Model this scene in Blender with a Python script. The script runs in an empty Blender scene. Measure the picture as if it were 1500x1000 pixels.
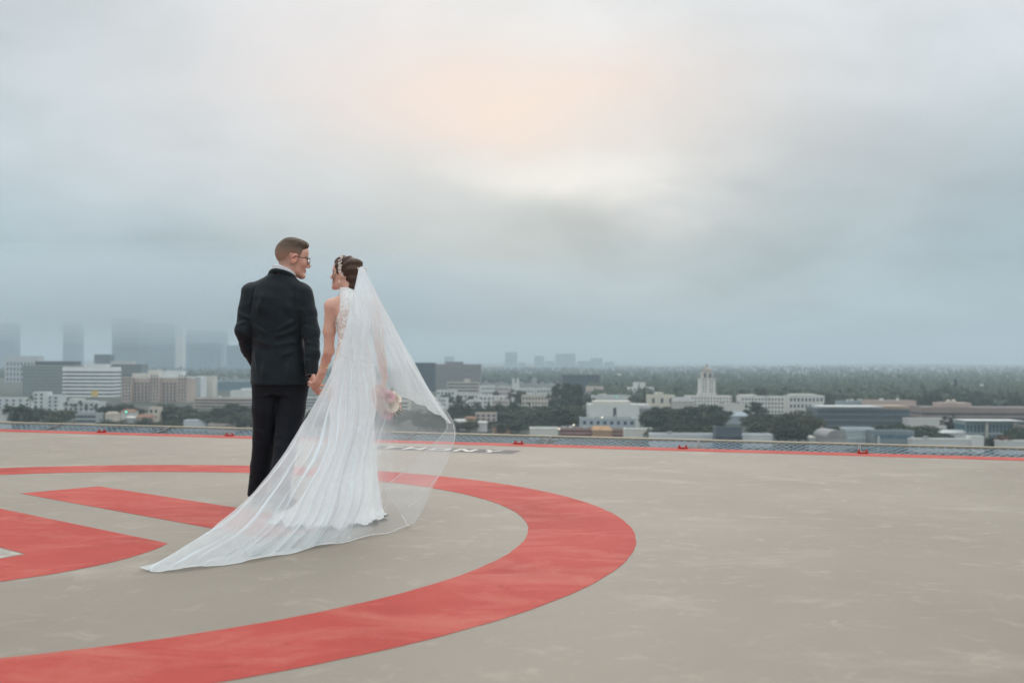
import bpy, math, random
import numpy as np
from mathutils import Vector, Matrix, Euler

# ---------------------------------------------------------------- camera, sky, sun, exposure
SC = bpy.context.scene
COL = SC.collection
R = math.radians
FPX, HORIZON, ROLL = 1571.0, 528.36, 0.0047        # focal length and horizon in pixels of the 1500 px wide photograph
cam_data = bpy.data.cameras.new('camera')
cam = bpy.data.objects.new('camera', cam_data)
COL.objects.link(cam)
cam_data.sensor_width = 36.0
cam_data.lens = FPX / 1500.0 * 36.0
cam_data.clip_start = 0.05
cam_data.clip_end = 60000.0
PITCH = math.atan((HORIZON - 500.0) / FPX)
cam.matrix_world = Matrix.Translation((0, 0, 1.0)) @ Matrix.Rotation(R(90) + PITCH, 4, 'X') @ Matrix.Rotation(ROLL, 4, 'Z')
cam_data.dof.use_dof = True
cam_data.dof.focus_distance = 7.0
cam_data.dof.aperture_fstop = 2.5
SC.camera = cam

SUN_EL, SUN_AZ = 14.0, 0.5                          # the sun stands behind thin cloud, ahead of the camera
world = bpy.data.worlds.new('World')
SC.world = world
world.use_nodes = True
wt = world.node_tree
for n in list(wt.nodes):
    wt.nodes.remove(n)


def wn(kind, **kw):
    n = wt.nodes.new(kind)
    for k, v in kw.items():
        setattr(n, k, v)
    return n


def wmath(op, a, b=None, c=None, clamp=False):
    n = wn('ShaderNodeMath', operation=op, use_clamp=clamp)
    for i, v in enumerate((a, b, c)):
        if v is None:
            continue
        if isinstance(v, (int, float)):
            n.inputs[i].default_value = v
        else:
            wt.links.new(v, n.inputs[i])
    return n.outputs[0]


def wramp(fac, stops, interp='EASE'):
    n = wn('ShaderNodeValToRGB')
    n.color_ramp.interpolation = interp
    el = n.color_ramp.elements
    while len(el) < len(stops):
        el.new(0.5)
    for e, (p, col) in zip(el, stops):
        e.position = p
        e.color = (*col, 1) if len(col) == 3 else col
    wt.links.new(fac, n.inputs[0])
    return n.outputs[0]


def wmix(fac, a, b, mode='MIX'):
    n = wn('ShaderNodeMix', data_type='RGBA', blend_type=mode)
    for s, v in ((n.inputs[0], fac), (n.inputs[6], a), (n.inputs[7], b)):
        if isinstance(v, (int, float)):
            s.default_value = v
        elif isinstance(v, tuple):
            s.default_value = (*v, 1)
        else:
            wt.links.new(v, s)
    return n.outputs[2]


sky = wn('ShaderNodeTexSky', sky_type='NISHITA', sun_disc=False)
sky.sun_elevation = R(SUN_EL)
sky.sun_rotation = R(SUN_AZ)
sky.air_density = 1.5
sky.dust_density = 3.0
tc = wn('ShaderNodeTexCoord')
sep = wn('ShaderNodeSeparateXYZ')
wt.links.new(tc.outputs['Generated'], sep.inputs[0])
zc = wmath('MAXIMUM', sep.outputs[2], 0.0)
den = wmath('ADD', zc, 0.30)
px_ = wmath('DIVIDE', sep.outputs[0], den)
py_ = wmath('DIVIDE', sep.outputs[1], den)
cmb = wn('ShaderNodeCombineXYZ')
wt.links.new(px_, cmb.inputs[0])
wt.links.new(py_, cmb.inputs[1])


def wnoise(scale, detail, off, rough=0.5, dist=0.0):
    m = wn('ShaderNodeMapping')
    m.inputs['Location'].default_value = off
    wt.links.new(cmb.outputs[0], m.inputs[0])
    n = wn('ShaderNodeTexNoise')
    n.inputs['Scale'].default_value = scale
    n.inputs['Detail'].default_value = detail
    n.inputs['Roughness'].default_value = rough
    n.inputs['Distortion'].default_value = dist
    wt.links.new(m.outputs[0], n.inputs['Vector'])
    return n.outputs[0]


# stratus: darker towards the horizon, brighter overhead (as under any overcast)
base = wramp(zc, [(0.0, (.29, .415, .475)), (.06, (.30, .43, .49)), (.12, (.345, .475, .54)), (.22, (.53, .625, .68)), (.34, (.78, .83, .87)), (.60, (1.40, 1.44, 1.47)), (1.0, (1.95, 1.99, 2.0))], 'LINEAR')
nA = wnoise(1.25, 3.0, (3.1, 1.7, 0), 0.45, 0.3)
nB = wnoise(3.2, 5.0, (-2.2, 5.3, 2.0), 0.55, 0.4)
shade = wmath('MULTIPLY_ADD', nA, 0.95, 0.53)
shade2 = wmath('MULTIPLY_ADD', nB, 0.55, 0.73)
sh = wmath('MULTIPLY', shade, shade2)
cl = wmix(1.0, base, (1, 1, 1))
mulv = wn('ShaderNodeVectorMath', operation='SCALE')
wt.links.new(base, mulv.inputs[0])
wt.links.new(sh, mulv.inputs['Scale'])
# pale pink in the thinner cloud
thin = wmath('SMOOTH_MIN', wmath('MULTIPLY', wmath('SUBTRACT', nA, 0.46, clamp=True), 4.0, clamp=True), 1.0, 0.2)
warm = wmix(wmath('MULTIPLY', thin, wmath('MULTIPLY', zc, 1.8, clamp=True)), mulv.outputs[0], (.82, .78, .79))
# light of the veiled sun
sd = Vector((math.sin(R(SUN_AZ)) * math.cos(R(SUN_EL)), math.cos(R(SUN_AZ)) * math.cos(R(SUN_EL)), math.sin(R(SUN_EL))))
dt = wn('ShaderNodeVectorMath', operation='DOT_PRODUCT')
wt.links.new(tc.outputs['Generated'], dt.inputs[0])
dt.inputs[1].default_value = sd
ang = wmath('ARCCOSINE', wmath('MINIMUM', dt.outputs['Value'], 1.0))
nC = wnoise(4.2, 5.0, (7.3, -4.1, 1.0), 0.55, 0.5)
# the brightness behind the thin cloud is wide and low, as a sun veiled by stratus shows
fy = wmath('MAXIMUM', sep.outputs[1], 0.05)
ax_ = wmath('DIVIDE', sep.outputs[0], fy)
az_ = wmath('DIVIDE', sep.outputs[2], fy)
ahead = wmath('GREATER_THAN', sep.outputs[1], 0.05)
nD = wnoise(2.6, 3.0, (1.3, 9.1, 0.5), 0.5, 0.2)


def lobe(cx, cz, rx, rz, warp):
    u = wmath('DIVIDE', wmath('ADD', wmath('SUBTRACT', ax_, cx), wmath('MULTIPLY_ADD', nC, warp, -.5 * warp)), rx)
    w = wmath('DIVIDE', wmath('ADD', wmath('SUBTRACT', az_, cz), wmath('MULTIPLY_ADD', nD, warp, -.5 * warp)), rz)
    d2 = wmath('ADD', wmath('MULTIPLY', u, u), wmath('MULTIPLY', w, w))
    return wmath('MULTIPLY', wmath('POWER', 2.718, wmath('MULTIPLY', d2, -1.0)), ahead)


lit0 = wmix(wmath('MULTIPLY', lobe(.0, .235, .40, .115, .14), .55), warm, (.76, .73, .75))
lit1 = wmix(wmath('MULTIPLY', lobe(-.005, .258, .19, .055, .16), .72), lit0, (.90, .73, .66))
lit2 = wmix(wmath('MULTIPLY', lobe(.066, .176, .12, .036, .20), .80), lit1, (.88, .88, .88))
ten = wn('ShaderNodeVectorMath', operation='SCALE')
wt.links.new(lit2, ten.inputs[0])
ten.inputs['Scale'].default_value = 10.0
final = wmix(0.97, sky.outputs[0], ten.outputs[0])
bg = wn('ShaderNodeBackground')
bg.inputs['Strength'].default_value = 0.1
wt.links.new(final, bg.inputs[0])
wo = wn('ShaderNodeOutputWorld')
wt.links.new(bg.outputs[0], wo.inputs[0])

sun_data = bpy.data.lights.new('sun', 'SUN')
sun = bpy.data.objects.new('sun', sun_data)
COL.objects.link(sun)
sun_data.energy = 1.3
sun_data.angle = R(40)
sun_data.color = (1.0, .94, .89)
sun.rotation_euler = Vector(sd).to_track_quat('Z', 'Y').to_euler()
sun.location = (0, 60, 60)

SC.view_settings.view_transform = 'Standard'
SC.view_settings.look = 'None'
SC.view_settings.exposure = 0.0
SC.view_settings.gamma = 1.0
SC.view_settings.use_curve_mapping = False
SC.render.engine = 'CYCLES'
SC.cycles.use_denoising = True
SC.cycles.transparent_max_bounces = 48
SC.cycles.max_bounces = 8
SC.cycles.volume_bounces = 1
SC.cycles.use_adaptive_sampling = True
SC.cycles.adaptive_threshold = 0.01

rng = random.Random(7)
NR = np.random.RandomState(11)

# ---------------------------------------------------------------- helpers


def hor(px):
    return HORIZON + ROLL * (px - 750.0)


def at(px, py, depth):
    """A pixel of the photograph at a known distance along the ground."""
    return Vector(((px - 750.0) / FPX * depth, depth, 1.0 + (hor(px) - py) / FPX * depth))


def lin(h):
    h = h.lstrip('#')
    v = [int(h[i:i + 2], 16) / 255.0 for i in (0, 2, 4)]
    return tuple(x / 12.92 if x <= .04045 else ((x + .055) / 1.055) ** 2.4 for x in v)


def obj(name, me, mat=None, parent=None, loc=None, rotz=None):
    o = bpy.data.objects.new(name, me)
    COL.objects.link(o)
    if mat is not None and me is not None and not me.materials:
        me.materials.append(mat)
    if parent is not None:
        o.parent = parent
    if loc is not None:
        o.location = loc
    if rotz is not None:
        o.rotation_euler = (0, 0, rotz)
    return o


def tag(o, label=None, cat=None, group=None, kind=None):
    if label:
        o['label'] = label
    if cat:
        o['category'] = cat
    if group:
        o['group'] = group
    if kind:
        o['kind'] = kind
    return o


def mesh(name, verts, faces, smooth=False):
    me = bpy.data.meshes.new(name)
    me.from_pydata([tuple(v) for v in verts], [], faces)
    if smooth:
        me.polygons.foreach_set('use_smooth', [True] * len(me.polygons))
    me.update()
    return me


def np_mesh(name, V, Q, smooth=True):
    """V (n,3) float, Q (m,4) or (m,3) int."""
    me = bpy.data.meshes.new(name)
    V = np.ascontiguousarray(V, np.float32)
    Q = np.ascontiguousarray(Q, np.int32)
    k = Q.shape[1]
    me.vertices.add(len(V))
    me.vertices.foreach_set('co', V.ravel())
    me.loops.add(Q.size)
    me.loops.foreach_set('vertex_index', Q.ravel())
    me.polygons.add(len(Q))
    me.polygons.foreach_set('loop_start', np.arange(0, Q.size, k, dtype=np.int32))
    me.polygons.foreach_set('loop_total', np.full(len(Q), k, np.int32))
    if smooth:
        me.polygons.foreach_set('use_smooth', np.ones(len(Q), bool))
    me.update(calc_edges=True)
    me.validate()
    return me


class MB:
    """Collects boxes, bars and prisms into one mesh."""

    def __init__(s):
        s.v, s.f = [], []

    def add(s, vs, fs):
        b = len(s.v)
        s.v += [tuple(v) for v in vs]
        s.f += [tuple(b + i for i in f) for f in fs]

    def box(s, x0, x1, y0, y1, z0, z1):
        s.add([(x0, y0, z0), (x1, y0, z0), (x1, y1, z0), (x0, y1, z0), (x0, y0, z1), (x1, y0, z1), (x1, y1, z1), (x0, y1, z1)],
              [(3, 2, 1, 0), (4, 5, 6, 7), (0, 1, 5, 4), (1, 2, 6, 5), (2, 3, 7, 6), (3, 0, 4, 7)])
        return s

    def tube(s, pts, r, n=6, cap=True):
        pts = [Vector(p) for p in pts]
        m = len(pts)
        rs = r if isinstance(r, (list, tuple)) else [r] * m
        vs, fs = [], []
        up = None
        for i, p in enumerate(pts):
            d = (pts[min(i + 1, m - 1)] - pts[max(i - 1, 0)])
            if d.length < 1e-9:
                d = Vector((0, 0, 1))
            d.normalize()
            if up is None:
                up = d.orthogonal().normalized()
            up = (up - d * up.dot(d))
            up = up.normalized() if up.length > 1e-6 else d.orthogonal().normalized()
            w = d.cross(up)
            for k in range(n):
                a = 2 * math.pi * k / n
                vs.append(p + (up * math.cos(a) + w * math.sin(a)) * rs[i])
        for i in range(m - 1):
            for k in range(n):
                k2 = (k + 1) % n
                fs.append((i * n + k, i * n + k2, (i + 1) * n + k2, (i + 1) * n + k))
        if cap:
            fs.append(tuple(reversed(range(n))))
            fs.append(tuple((m - 1) * n + k for k in range(n)))
        s.add(vs, fs)
        return s

    def prism(s, poly, z0, z1):
        n = len(poly)
        s.add([(x, y, z0) for x, y in poly] + [(x, y, z1) for x, y in poly],
              [tuple(reversed(range(n))), tuple(range(n, 2 * n))] + [(i, (i + 1) % n, n + (i + 1) % n, n + i) for i in range(n)])
        return s

    def lathe(s, prof, n=12, c=(0, 0)):
        vs, fs = [], []
        for r, z in prof:
            for k in range(n):
                a = 2 * math.pi * k / n
                vs.append((c[0] + r * math.cos(a), c[1] + r * math.sin(a), z))
        for i in range(len(prof) - 1):
            for k in range(n):
                k2 = (k + 1) % n
                fs.append((i * n + k, i * n + k2, (i + 1) * n + k2, (i + 1) * n + k))
        fs.append(tuple(reversed(range(n))))
        fs.append(tuple((len(prof) - 1) * n + k for k in range(n)))
        s.add(vs, fs)
        return s

    def me(s, name, smooth=False):
        return mesh(name, s.v, s.f, smooth)

    def build(s, name, mat, parent=None, loc=None, rotz=None, smooth=False):
        return obj(name, s.me(name, smooth), mat, parent, loc, rotz)


def empty(name, loc=(0, 0, 0), rotz=0.0):
    o = bpy.data.objects.new(name, None)
    COL.objects.link(o)
    o.location = loc
    o.rotation_euler = (0, 0, rotz)
    o.empty_display_size = 0.2
    return o


# ---------------------------------------------------------------- materials
class NT:
    def __init__(s, name):
        s.m = bpy.data.materials.new(name)
        s.m.use_nodes = True
        s.t = s.m.node_tree
        for n in list(s.t.nodes):
            s.t.nodes.remove(n)
        s.out = s.n('ShaderNodeOutputMaterial')
        s.b = s.n('ShaderNodeBsdfPrincipled')
        s.l(s.b.outputs[0], s.out.inputs[0])

    def n(s, kind, **kw):
        n = s.t.nodes.new(kind)
        for k, v in kw.items():
            setattr(n, k, v)
        return n

    def l(s, a, b):
        s.t.links.new(a, b)

    def put(s, sock, v):
        if isinstance(v, (int, float)):
            sock.default_value = v
        elif isinstance(v, tuple):
            sock.default_value = (*v, 1) if len(v) == 3 and sock.type == 'RGBA' else v
        else:
            s.l(v, sock)

    def math(s, op, a, b=None, c=None, clamp=False):
        n = s.n('ShaderNodeMath', operation=op, use_clamp=clamp)
        for i, v in enumerate((a, b, c)):
            if v is not None:
                s.put(n.inputs[i], v)
        return n.outputs[0]

    def mix(s, fac, a, b, mode='MIX'):
        n = s.n('ShaderNodeMix', data_type='RGBA', blend_type=mode)
        s.put(n.inputs[0], fac)
        s.put(n.inputs[6], a)
        s.put(n.inputs[7], b)
        return n.outputs[2]

    def coord(s, which='Object', scale=(1, 1, 1), rot=(0, 0, 0), loc=(0, 0, 0)):
        c = s.n('ShaderNodeTexCoord')
        m = s.n('ShaderNodeMapping')
        m.inputs['Scale'].default_value = scale
        m.inputs['Rotation'].default_value = rot
        m.inputs['Location'].default_value = loc
        s.l(c.outputs[which], m.inputs[0])
        return m.outputs[0]

    def noise(s, vec, scale, detail=4.0, rough=0.5, dist=0.0):
        n = s.n('ShaderNodeTexNoise')
        s.l(vec, n.inputs['Vector'])
        n.inputs['Scale'].default_value = scale
        n.inputs['Detail'].default_value = detail
        n.inputs['Roughness'].default_value = rough
        n.inputs['Distortion'].default_value = dist
        return n.outputs[0]

    def ramp(s, fac, stops, interp='LINEAR'):
        n = s.n('ShaderNodeValToRGB')
        n.color_ramp.interpolation = interp
        el = n.color_ramp.elements
        while len(el) < len(stops):
            el.new(0.5)
        for e, (p, c) in zip(el, stops):
            e.position = p
            e.color = (c, c, c, 1) if isinstance(c, (int, float)) else (*c, 1)
        s.l(fac, n.inputs[0])
        return n.outputs[0]

    def bump(s, h, strength=0.3, dist=0.01):
        n = s.n('ShaderNodeBump')
        n.inputs['Strength'].default_value = strength
        n.inputs['Distance'].default_value = dist
        s.l(h, n.inputs['Height'])
        s.l(n.outputs[0], s.b.inputs['Normal'])

    def set(s, color=None, rough=None, metal=None, spec=None, **kw):
        if color is not None:
            s.put(s.b.inputs['Base Color'], color)
        if rough is not None:
            s.put(s.b.inputs['Roughness'], rough)
        if metal is not None:
            s.put(s.b.inputs['Metallic'], metal)
        if spec is not None:
            s.put(s.b.inputs['Specular IOR Level'], spec)
        for k, v in kw.items():
            s.put(s.b.inputs[k.replace('_', ' ')], v)
        return s


_plain = {}


def plain(hexc, rough=0.8, var=0.12, scale=0.12, spec=0.3, metal=0.0, bump=0.0):
    """Painted or plastered surface with faint blotches."""
    key = (hexc, rough, var, scale, metal)
    if key in _plain:
        return _plain[key]
    t = NT('surface_' + hexc.lstrip('#'))
    c = lin(hexc)
    v = t.coord('Object')
    n = t.noise(v, scale, 5.0, 0.6)
    lo = tuple(max(0, x * (1 - var)) for x in c)
    hi = tuple(min(1, x * (1 + var)) for x in c)
    t.set(t.ramp(n, [(.3, lo), (.7, hi)]), rough, metal, spec)
    if bump:
        t.bump(t.noise(v, scale * 8, 3.0), bump, 0.01)
    _plain[key] = t.m
    return t.m
# ---------------------------------------------------------------- helipad deck
CX, CY, R_IN, R_OUT = -3.0246, 6.4332, 3.1265, 3.747
EDGE_A, EDGE_B = Vector((-7.0, 14.68)), Vector((5.27, 11.02))
EDIR = (EDGE_B - EDGE_A).normalized()
ENRM = Vector((-EDIR.y, EDIR.x))                    # outwards, away from the camera


def deck_material():
    t = NT('weathered_concrete')
    v = t.coord('Object')
    vs = t.coord('Object', scale=(.8, 1.15, 1), rot=(0, 0, R(-17)))
    fine = t.noise(v, 160, 4, .7)
    grain = t.noise(v, 38, 5, .65)
    blot = t.noise(v, .42, 6, .6, .4)
    streak = t.noise(vs, 1.3, 6, .62, .25)
    scuff = t.noise(vs, 3.6, 8, .70, .35)
    col = t.ramp(blot, [(.25, lin('#7b7266')), (.5, lin('#867e71')), (.75, lin('#91897c'))])
    col = t.mix(t.math('MULTIPLY', t.math('SUBTRACT', streak, .56, clamp=True), 3.2, clamp=True), col, lin('#a8a194'))
    pale = t.math('MULTIPLY', t.math('SUBTRACT', scuff, .60, clamp=True), 5.0, clamp=True)
    col = t.mix(t.math('MULTIPLY', pale, .38), col, lin('#c9c1b2'))
    dirt = t.math('MULTIPLY', t.math('SUBTRACT', t.noise(vs, 1.9, 7, .7, 1.0), .60, clamp=True), 4.0, clamp=True)
    col = t.mix(t.math('MULTIPLY', dirt, .40), col, lin('#7d776d'))
    col = t.mix(t.math('MULTIPLY_ADD', grain, .30, -.02, clamp=True), col, lin('#8a8479'))
    mott = t.noise(v, 4.5, 7, .7, .8)
    col = t.mix(t.math('MULTIPLY', t.math('SUBTRACT', mott, .56, clamp=True), 1.9, clamp=True), col, lin('#b9b0a0'))
    col = t.mix(t.math('MULTIPLY', t.math('SUBTRACT', .44, mott, clamp=True), 1.5, clamp=True), col, lin('#827a6e'))
    speck = t.math('GREATER_THAN', fine, .665)
    col = t.mix(t.math('MULTIPLY', speck, .22), col, lin('#5d584f'))
    speck2 = t.math('GREATER_THAN', t.noise(v, 120, 3, .6), .69)
    col = t.mix(t.math('MULTIPLY', speck2, .35), col, lin('#dcd6ca'))
    t.set(col, t.math('MULTIPLY_ADD', grain, .2, .62), spec=.45)
    t.bump(t.math('ADD', fine, t.math('MULTIPLY', grain, .6)), .35, .004)
    return t.m


def red_material():
    t = NT('worn_red_paint')
    v = t.coord('Object')
    vs = t.coord('Object', scale=(.7, 1.2, 1), rot=(0, 0, R(-17)))
    grain = t.noise(v, 42, 5, .65)
    blot = t.noise(v, .8, 5, .6, .5)
    streak = t.noise(vs, 2.6, 7, .65, 1.0)
    col = t.ramp(blot, [(.25, lin('#983a33')), (.5, lin('#ab453d')), (.75, lin('#b55249'))])
    worn = t.math('MULTIPLY', t.math('SUBTRACT', streak, .47, clamp=True), 3.0, clamp=True)
    col = t.mix(t.math('MULTIPLY', worn, .75), col, lin('#bf7868'))
    dark = t.math('MULTIPLY', t.math('SUBTRACT', t.noise(vs, 3.4, 6, .7, 1.2), .60, clamp=True), 5.0, clamp=True)
    col = t.mix(t.math('MULTIPLY', dark, .7), col, lin('#7d332c'))
    chip = t.math('GREATER_THAN', t.math('ADD', t.noise(v, 70, 4, .7), t.math('MULTIPLY', streak, .25)), .80)
    col = t.mix(t.math('MULTIPLY', chip, .55), col, lin('#a39d92'))
    col = t.mix(t.math('MULTIPLY_ADD', grain, .25, -.02, clamp=True), col, lin('#a8433e'))
    t.set(col, t.math('MULTIPLY_ADD', grain, .2, .70), spec=.18)
    t.bump(t.math('ADD', t.noise(v, 160, 4, .7), t.math('MULTIPLY', grain, .6)), .3, .004)
    return t.m


M_DECK = deck_material()
M_RED = red_material()
M_STRIP = plain('#63605f', .8, .2, 3.0)
M_LETTER = plain('#c9c5bd', .8, .2, 4.0)

back = -9.0
e0 = EDGE_A - EDIR * 16
e1 = EDGE_B + EDIR * 16
deck_poly = [(e0.x, e0.y), (e0.x - 3, back), (e1.x + 3, back), (e1.x, e1.y)]
mb = MB().prism(deck_poly, -0.45, 0.0)
deck = mb.build('helipad_deck', M_DECK)
tag(deck, 'weathered grey concrete rooftop helipad deck with worn red markings', kind='structure')
# the block that carries the deck
mb = MB().prism([(e0.x + 1, e0.y - 3), (e0.x - 1, back + 1), (e1.x + 1, back + 1), (e1.x - 1, e1.y - 3)], -50.0, -0.453)
mb.build('support_block', plain('#9a948a'), deck)


def sheet_ring(cx, cy, r0, r1, z, n=160):
    vs, fs = [], []
    for i in range(n):
        a = 2 * math.pi * i / n
        w0 = 0.0015 * math.sin(a * 37) + .0012 * math.sin(a * 91 + 1)
        w1 = 0.0015 * math.sin(a * 41 + 2) + .0012 * math.sin(a * 83)
        vs.append((cx + (r0 + w0) * math.cos(a), cy + (r0 + w0) * math.sin(a), z))
        vs.append((cx + (r1 + w1) * math.cos(a), cy + (r1 + w1) * math.sin(a), z))
    for i in range(n):
        j = (i + 1) % n
        fs.append((2 * i, 2 * i + 1, 2 * j + 1, 2 * j))
    return mesh('painted_ring', vs, fs)


ZP = 0.0014
obj('painted_ring', sheet_ring(CX, CY, R_IN, R_OUT, ZP, 480), M_RED, deck)
# the digits inside the ring: along DV runs the digit height, along NV the line of writing
DV, NV = Vector((.76, -.65)).normalized(), Vector((.65, .76)).normalized()


def dpt(d, n, z=ZP):
    return (CX + DV.x * d + NV.x * n, CY + DV.y * d + NV.y * n, z)


dg = mesh('painted_digit', [dpt(-1.47, .77), dpt(-1.47, 1.39), dpt(1.53, 1.39), dpt(1.53, .77)],
          [(0, 1, 2, 3)])
obj('painted_digit', dg, M_RED, deck)


def oval(half, rad, n_mid=-.6, cd=.25, k=18):
    """Digit outline: straight sides, shallow arcs at both ends."""
    a = math.asin(half / rad)
    pts = [(cd + rad * math.cos(-a + 2 * a * i / k), n_mid + rad * math.sin(-a + 2 * a * i / k)) for i in range(k + 1)]
    pts += [(-d, 2 * n_mid - n) for d, n in pts]
    return pts


lo_, li_ = oval(.91, 1.36), oval(.25, .80)
vs = [dpt(*p) for p in lo_] + [dpt(*p) for p in li_]
nl = len(lo_)
obj('painted_digit', mesh('painted_digit', vs, [(i, (i + 1) % nl, nl + (i + 1) % nl, nl + i) for i in range(nl)]), M_RED, deck)
# pale patch of old white paint inside the second digit
lw = oval(.235, .785)
t = NT('old_white_paint')
v_ = t.coord('Object')
t.set(t.mix(t.math('MULTIPLY', t.math('SUBTRACT', t.noise(v_, 9, 6, .7), .42, clamp=True), 5, clamp=True), lin('#b5b1a8'), lin('#8b867c')), .8)
obj('painted_patch', mesh('painted_patch', [dpt(d, n, .0012) for d, n in lw], [tuple(range(len(lw)))]), t.m, deck)
# red line along the deck edge
ea, eb = EDGE_A - EDIR * 16, EDGE_B + EDIR * 16
W = .40
obj('edge_line', mesh('edge_line', [(ea.x, ea.y, ZP), (eb.x, eb.y, ZP), (eb.x + ENRM.x * W, eb.y + ENRM.y * W, ZP), (ea.x + ENRM.x * W, ea.y + ENRM.y * W, ZP)], [(0, 1, 2, 3)]), M_RED, deck)
# the deck runs to the outer side of the line
mb = MB().prism([(ea.x, ea.y), (eb.x, eb.y), (eb.x + ENRM.x * (W + .03), eb.y + ENRM.y * (W + .03)), (ea.x + ENRM.x * (W + .03), ea.y + ENRM.y * (W + .03))], -.45, 0.0)
mb.build('deck_edge', M_DECK, deck)
# dark name strip with pale letters
S0, S1, S2, S3 = Vector((-2.15, 12.82)), Vector((.11, 11.98)), Vector((.0, 11.55)), Vector((-2.27, 12.38))
strip = obj('name_strip', mesh('name_strip', [(p.x, p.y, ZP) for p in (S0, S3, S2, S1)], [(0, 1, 2, 3)]), M_STRIP, deck)
GL = {'A': [[(0, 0), (.4, 1), (.6, 1), (.25, 0)], [(.4, 1), (.6, 1), (1, 0), (.75, 0)], [(.25, .25), (.3, .42), (.7, .42), (.75, .25)]],
      'N': [[(0, 0), (0, 1), (.24, 1), (.24, 0)], [(.76, 0), (.76, 1), (1, 1), (1, 0)], [(.0, 1), (.28, 1), (1, 0), (.72, 0)]],
      'T': [[(0, .8), (0, 1), (1, 1), (1, .8)], [(.38, 0), (.38, .8), (.62, .8), (.62, 0)]],
      'H': [[(0, 0), (0, 1), (.24, 1), (.24, 0)], [(.76, 0), (.76, 1), (1, 1), (1, 0)], [(.24, .4), (.24, .6), (.76, .6), (.76, .4)]],
      'O': [[(0, .15), (0, .85), (.24, .8), (.24, .2)], [(.76, .2), (.76, .8), (1, .85), (1, .15)], [(0, .85), (.15, 1), (.85, 1), (1, .85), (.76, .8), (.24, .8)], [(0, .15), (.24, .2), (.76, .2), (1, .15), (.85, 0), (.15, 0)]],
      'Y': [[(0, 1), (.26, 1), (.62, .45), (.38, .45)], [(.74, 1), (1, 1), (.62, .45), (.38, .45)], [(.38, 0), (.38, .45), (.62, .45), (.62, 0)]]}
word = 'ANTHONY'
for i, ch in enumerate(word):
    u0 = .055 + i * .129
    u1 = u0 + .098
    vs, fs = [], []
    for pi, poly in enumerate(GL[ch]):
        b = len(vs)
        for x, y in poly:
            u, w = u0 + (u1 - u0) * x, .16 + .68 * y
            p = (S3 * (1 - u) + S2 * u) * (1 - w) + (S0 * (1 - u) + S1 * u) * w
            vs.append((p.x, p.y, ZP + .0012 + .0004 * pi))
        fs.append(tuple(range(b, b + len(poly))))
    obj('painted_letter', mesh('painted_letter', vs, fs), M_LETTER, strip)

# ---------------------------------------------------------------- safety net round the deck
M_WIRE = plain('#98abb9', .5, .15, 2.0, .4)
M_FRAME = plain('#414a52', .5, .2, 2.0, .4)
M_RAIL = plain('#9c9483', .6, .15, 1.5)
M_HINGE = plain('#a63430', .5, .2, 6.0)
PW, PD = 1.97, 1.52                                  # panel along the edge, panel outwards
OUT0 = W + .05
E_ORG = EDGE_A + EDIR * (EDIR.dot(Vector((-.06, 12.45)) - EDGE_A)) + ENRM * OUT0


def panel_mesh():
    """Diamond mesh that sags between its frame bars; x along the edge, y outwards."""
    mb = MB()
    s = .100
    k0, k1 = -int(PD / s) - 1, int(PW / s) + 1

    def sag(x, y):
        return -.07 * math.sin(math.pi * min(max(x / PW, 0), 1)) * math.sin(math.pi * min(max(y / PD, 0), 1)) - .012
    for sgn in (1, -1):
        for k in range(k0, k1 + 1):
            c = k * s
            pts = []
            for i in range(9):
                y = PD * i / 8
                x = c + y if sgn > 0 else c + PD - y
                pts.append((x, y))
            a = [p for p in pts if -.001 <= p[0] <= PW + .001]
            if len(a) < 2:
                continue
            mb.tube([(x, y, sag(x, y) + (.004 if sgn > 0 else -.004)) for x, y in a], .0045, 4, False)
    return mb.me('wire_mesh')


pm = panel_mesh()
fm = MB()
fm.tube([(.01, 0, 0), (.01, PD, 0)], .007, 8)
fm.tube([(PW - .01, 0, 0), (PW - .01, PD, 0)], .007, 8)
fm.tube([(0, .02, 0), (PW, .02, 0)], .016, 8)
fm = fm.me('panel_frame', True)
rm = MB().box(.0, PW - .012, PD, PD + .04, -.016, .006).box(.0, PW - .012, PD - .012, PD - .001, -.022, .0).me('outer_rail')
hm = MB().box(-.09, .09, -.075, .02, -.02, .012)
for sx in (-.062, .062):
    hm.tube([(sx, -.02, .0), (sx, -.02, .042)], .019, 8)
    hm.tube([(sx, -.02, .042), (sx, -.02, .052)], [.019, .010], 8)
hm = hm.me('hinge')
net_lbl = 'section of grey wire safety net with tan outer rail along the helipad edge'
for i in range(-7, 9):
    p = E_ORG + EDIR * (PW * i)
    net = empty('safety_net', (p.x, p.y, -.31), math.atan2(EDIR.y, EDIR.x))
    net.rotation_euler = (R(11.2), 0, math.atan2(EDIR.y, EDIR.x))
    tag(net, net_lbl, 'safety net', 'net sections along the helipad edge')
    w = obj('wire_mesh', pm, M_WIRE, net)
    w['kind'] = 'stuff'
    obj('panel_frame', fm, M_FRAME, net)
    obj('outer_rail', rm, M_RAIL, net)
    hg = obj('hinge', hm, M_HINGE, net, (0, -.02, .335))
    hg.scale = (.62, .62, .55)
    hg.rotation_euler = (R(-11.2), 0, 0)
# the lower roof that the net hangs over
la, lb = ea + ENRM * (W + .03), eb + ENRM * (W + .03)
mb = MB().prism([(la.x, la.y), (lb.x, lb.y), (lb.x + ENRM.x * 2.6, lb.y + ENRM.y * 2.6), (la.x + ENRM.x * 2.6, la.y + ENRM.y * 2.6)], -50, -2.6)
lr = mb.build('lower_roof', plain('#1c2024', .9, .3, .5))
tag(lr, 'dark lower roof terrace below the safety net', kind='structure')
# ---------------------------------------------------------------- the city below
GZ = -50.0


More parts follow.
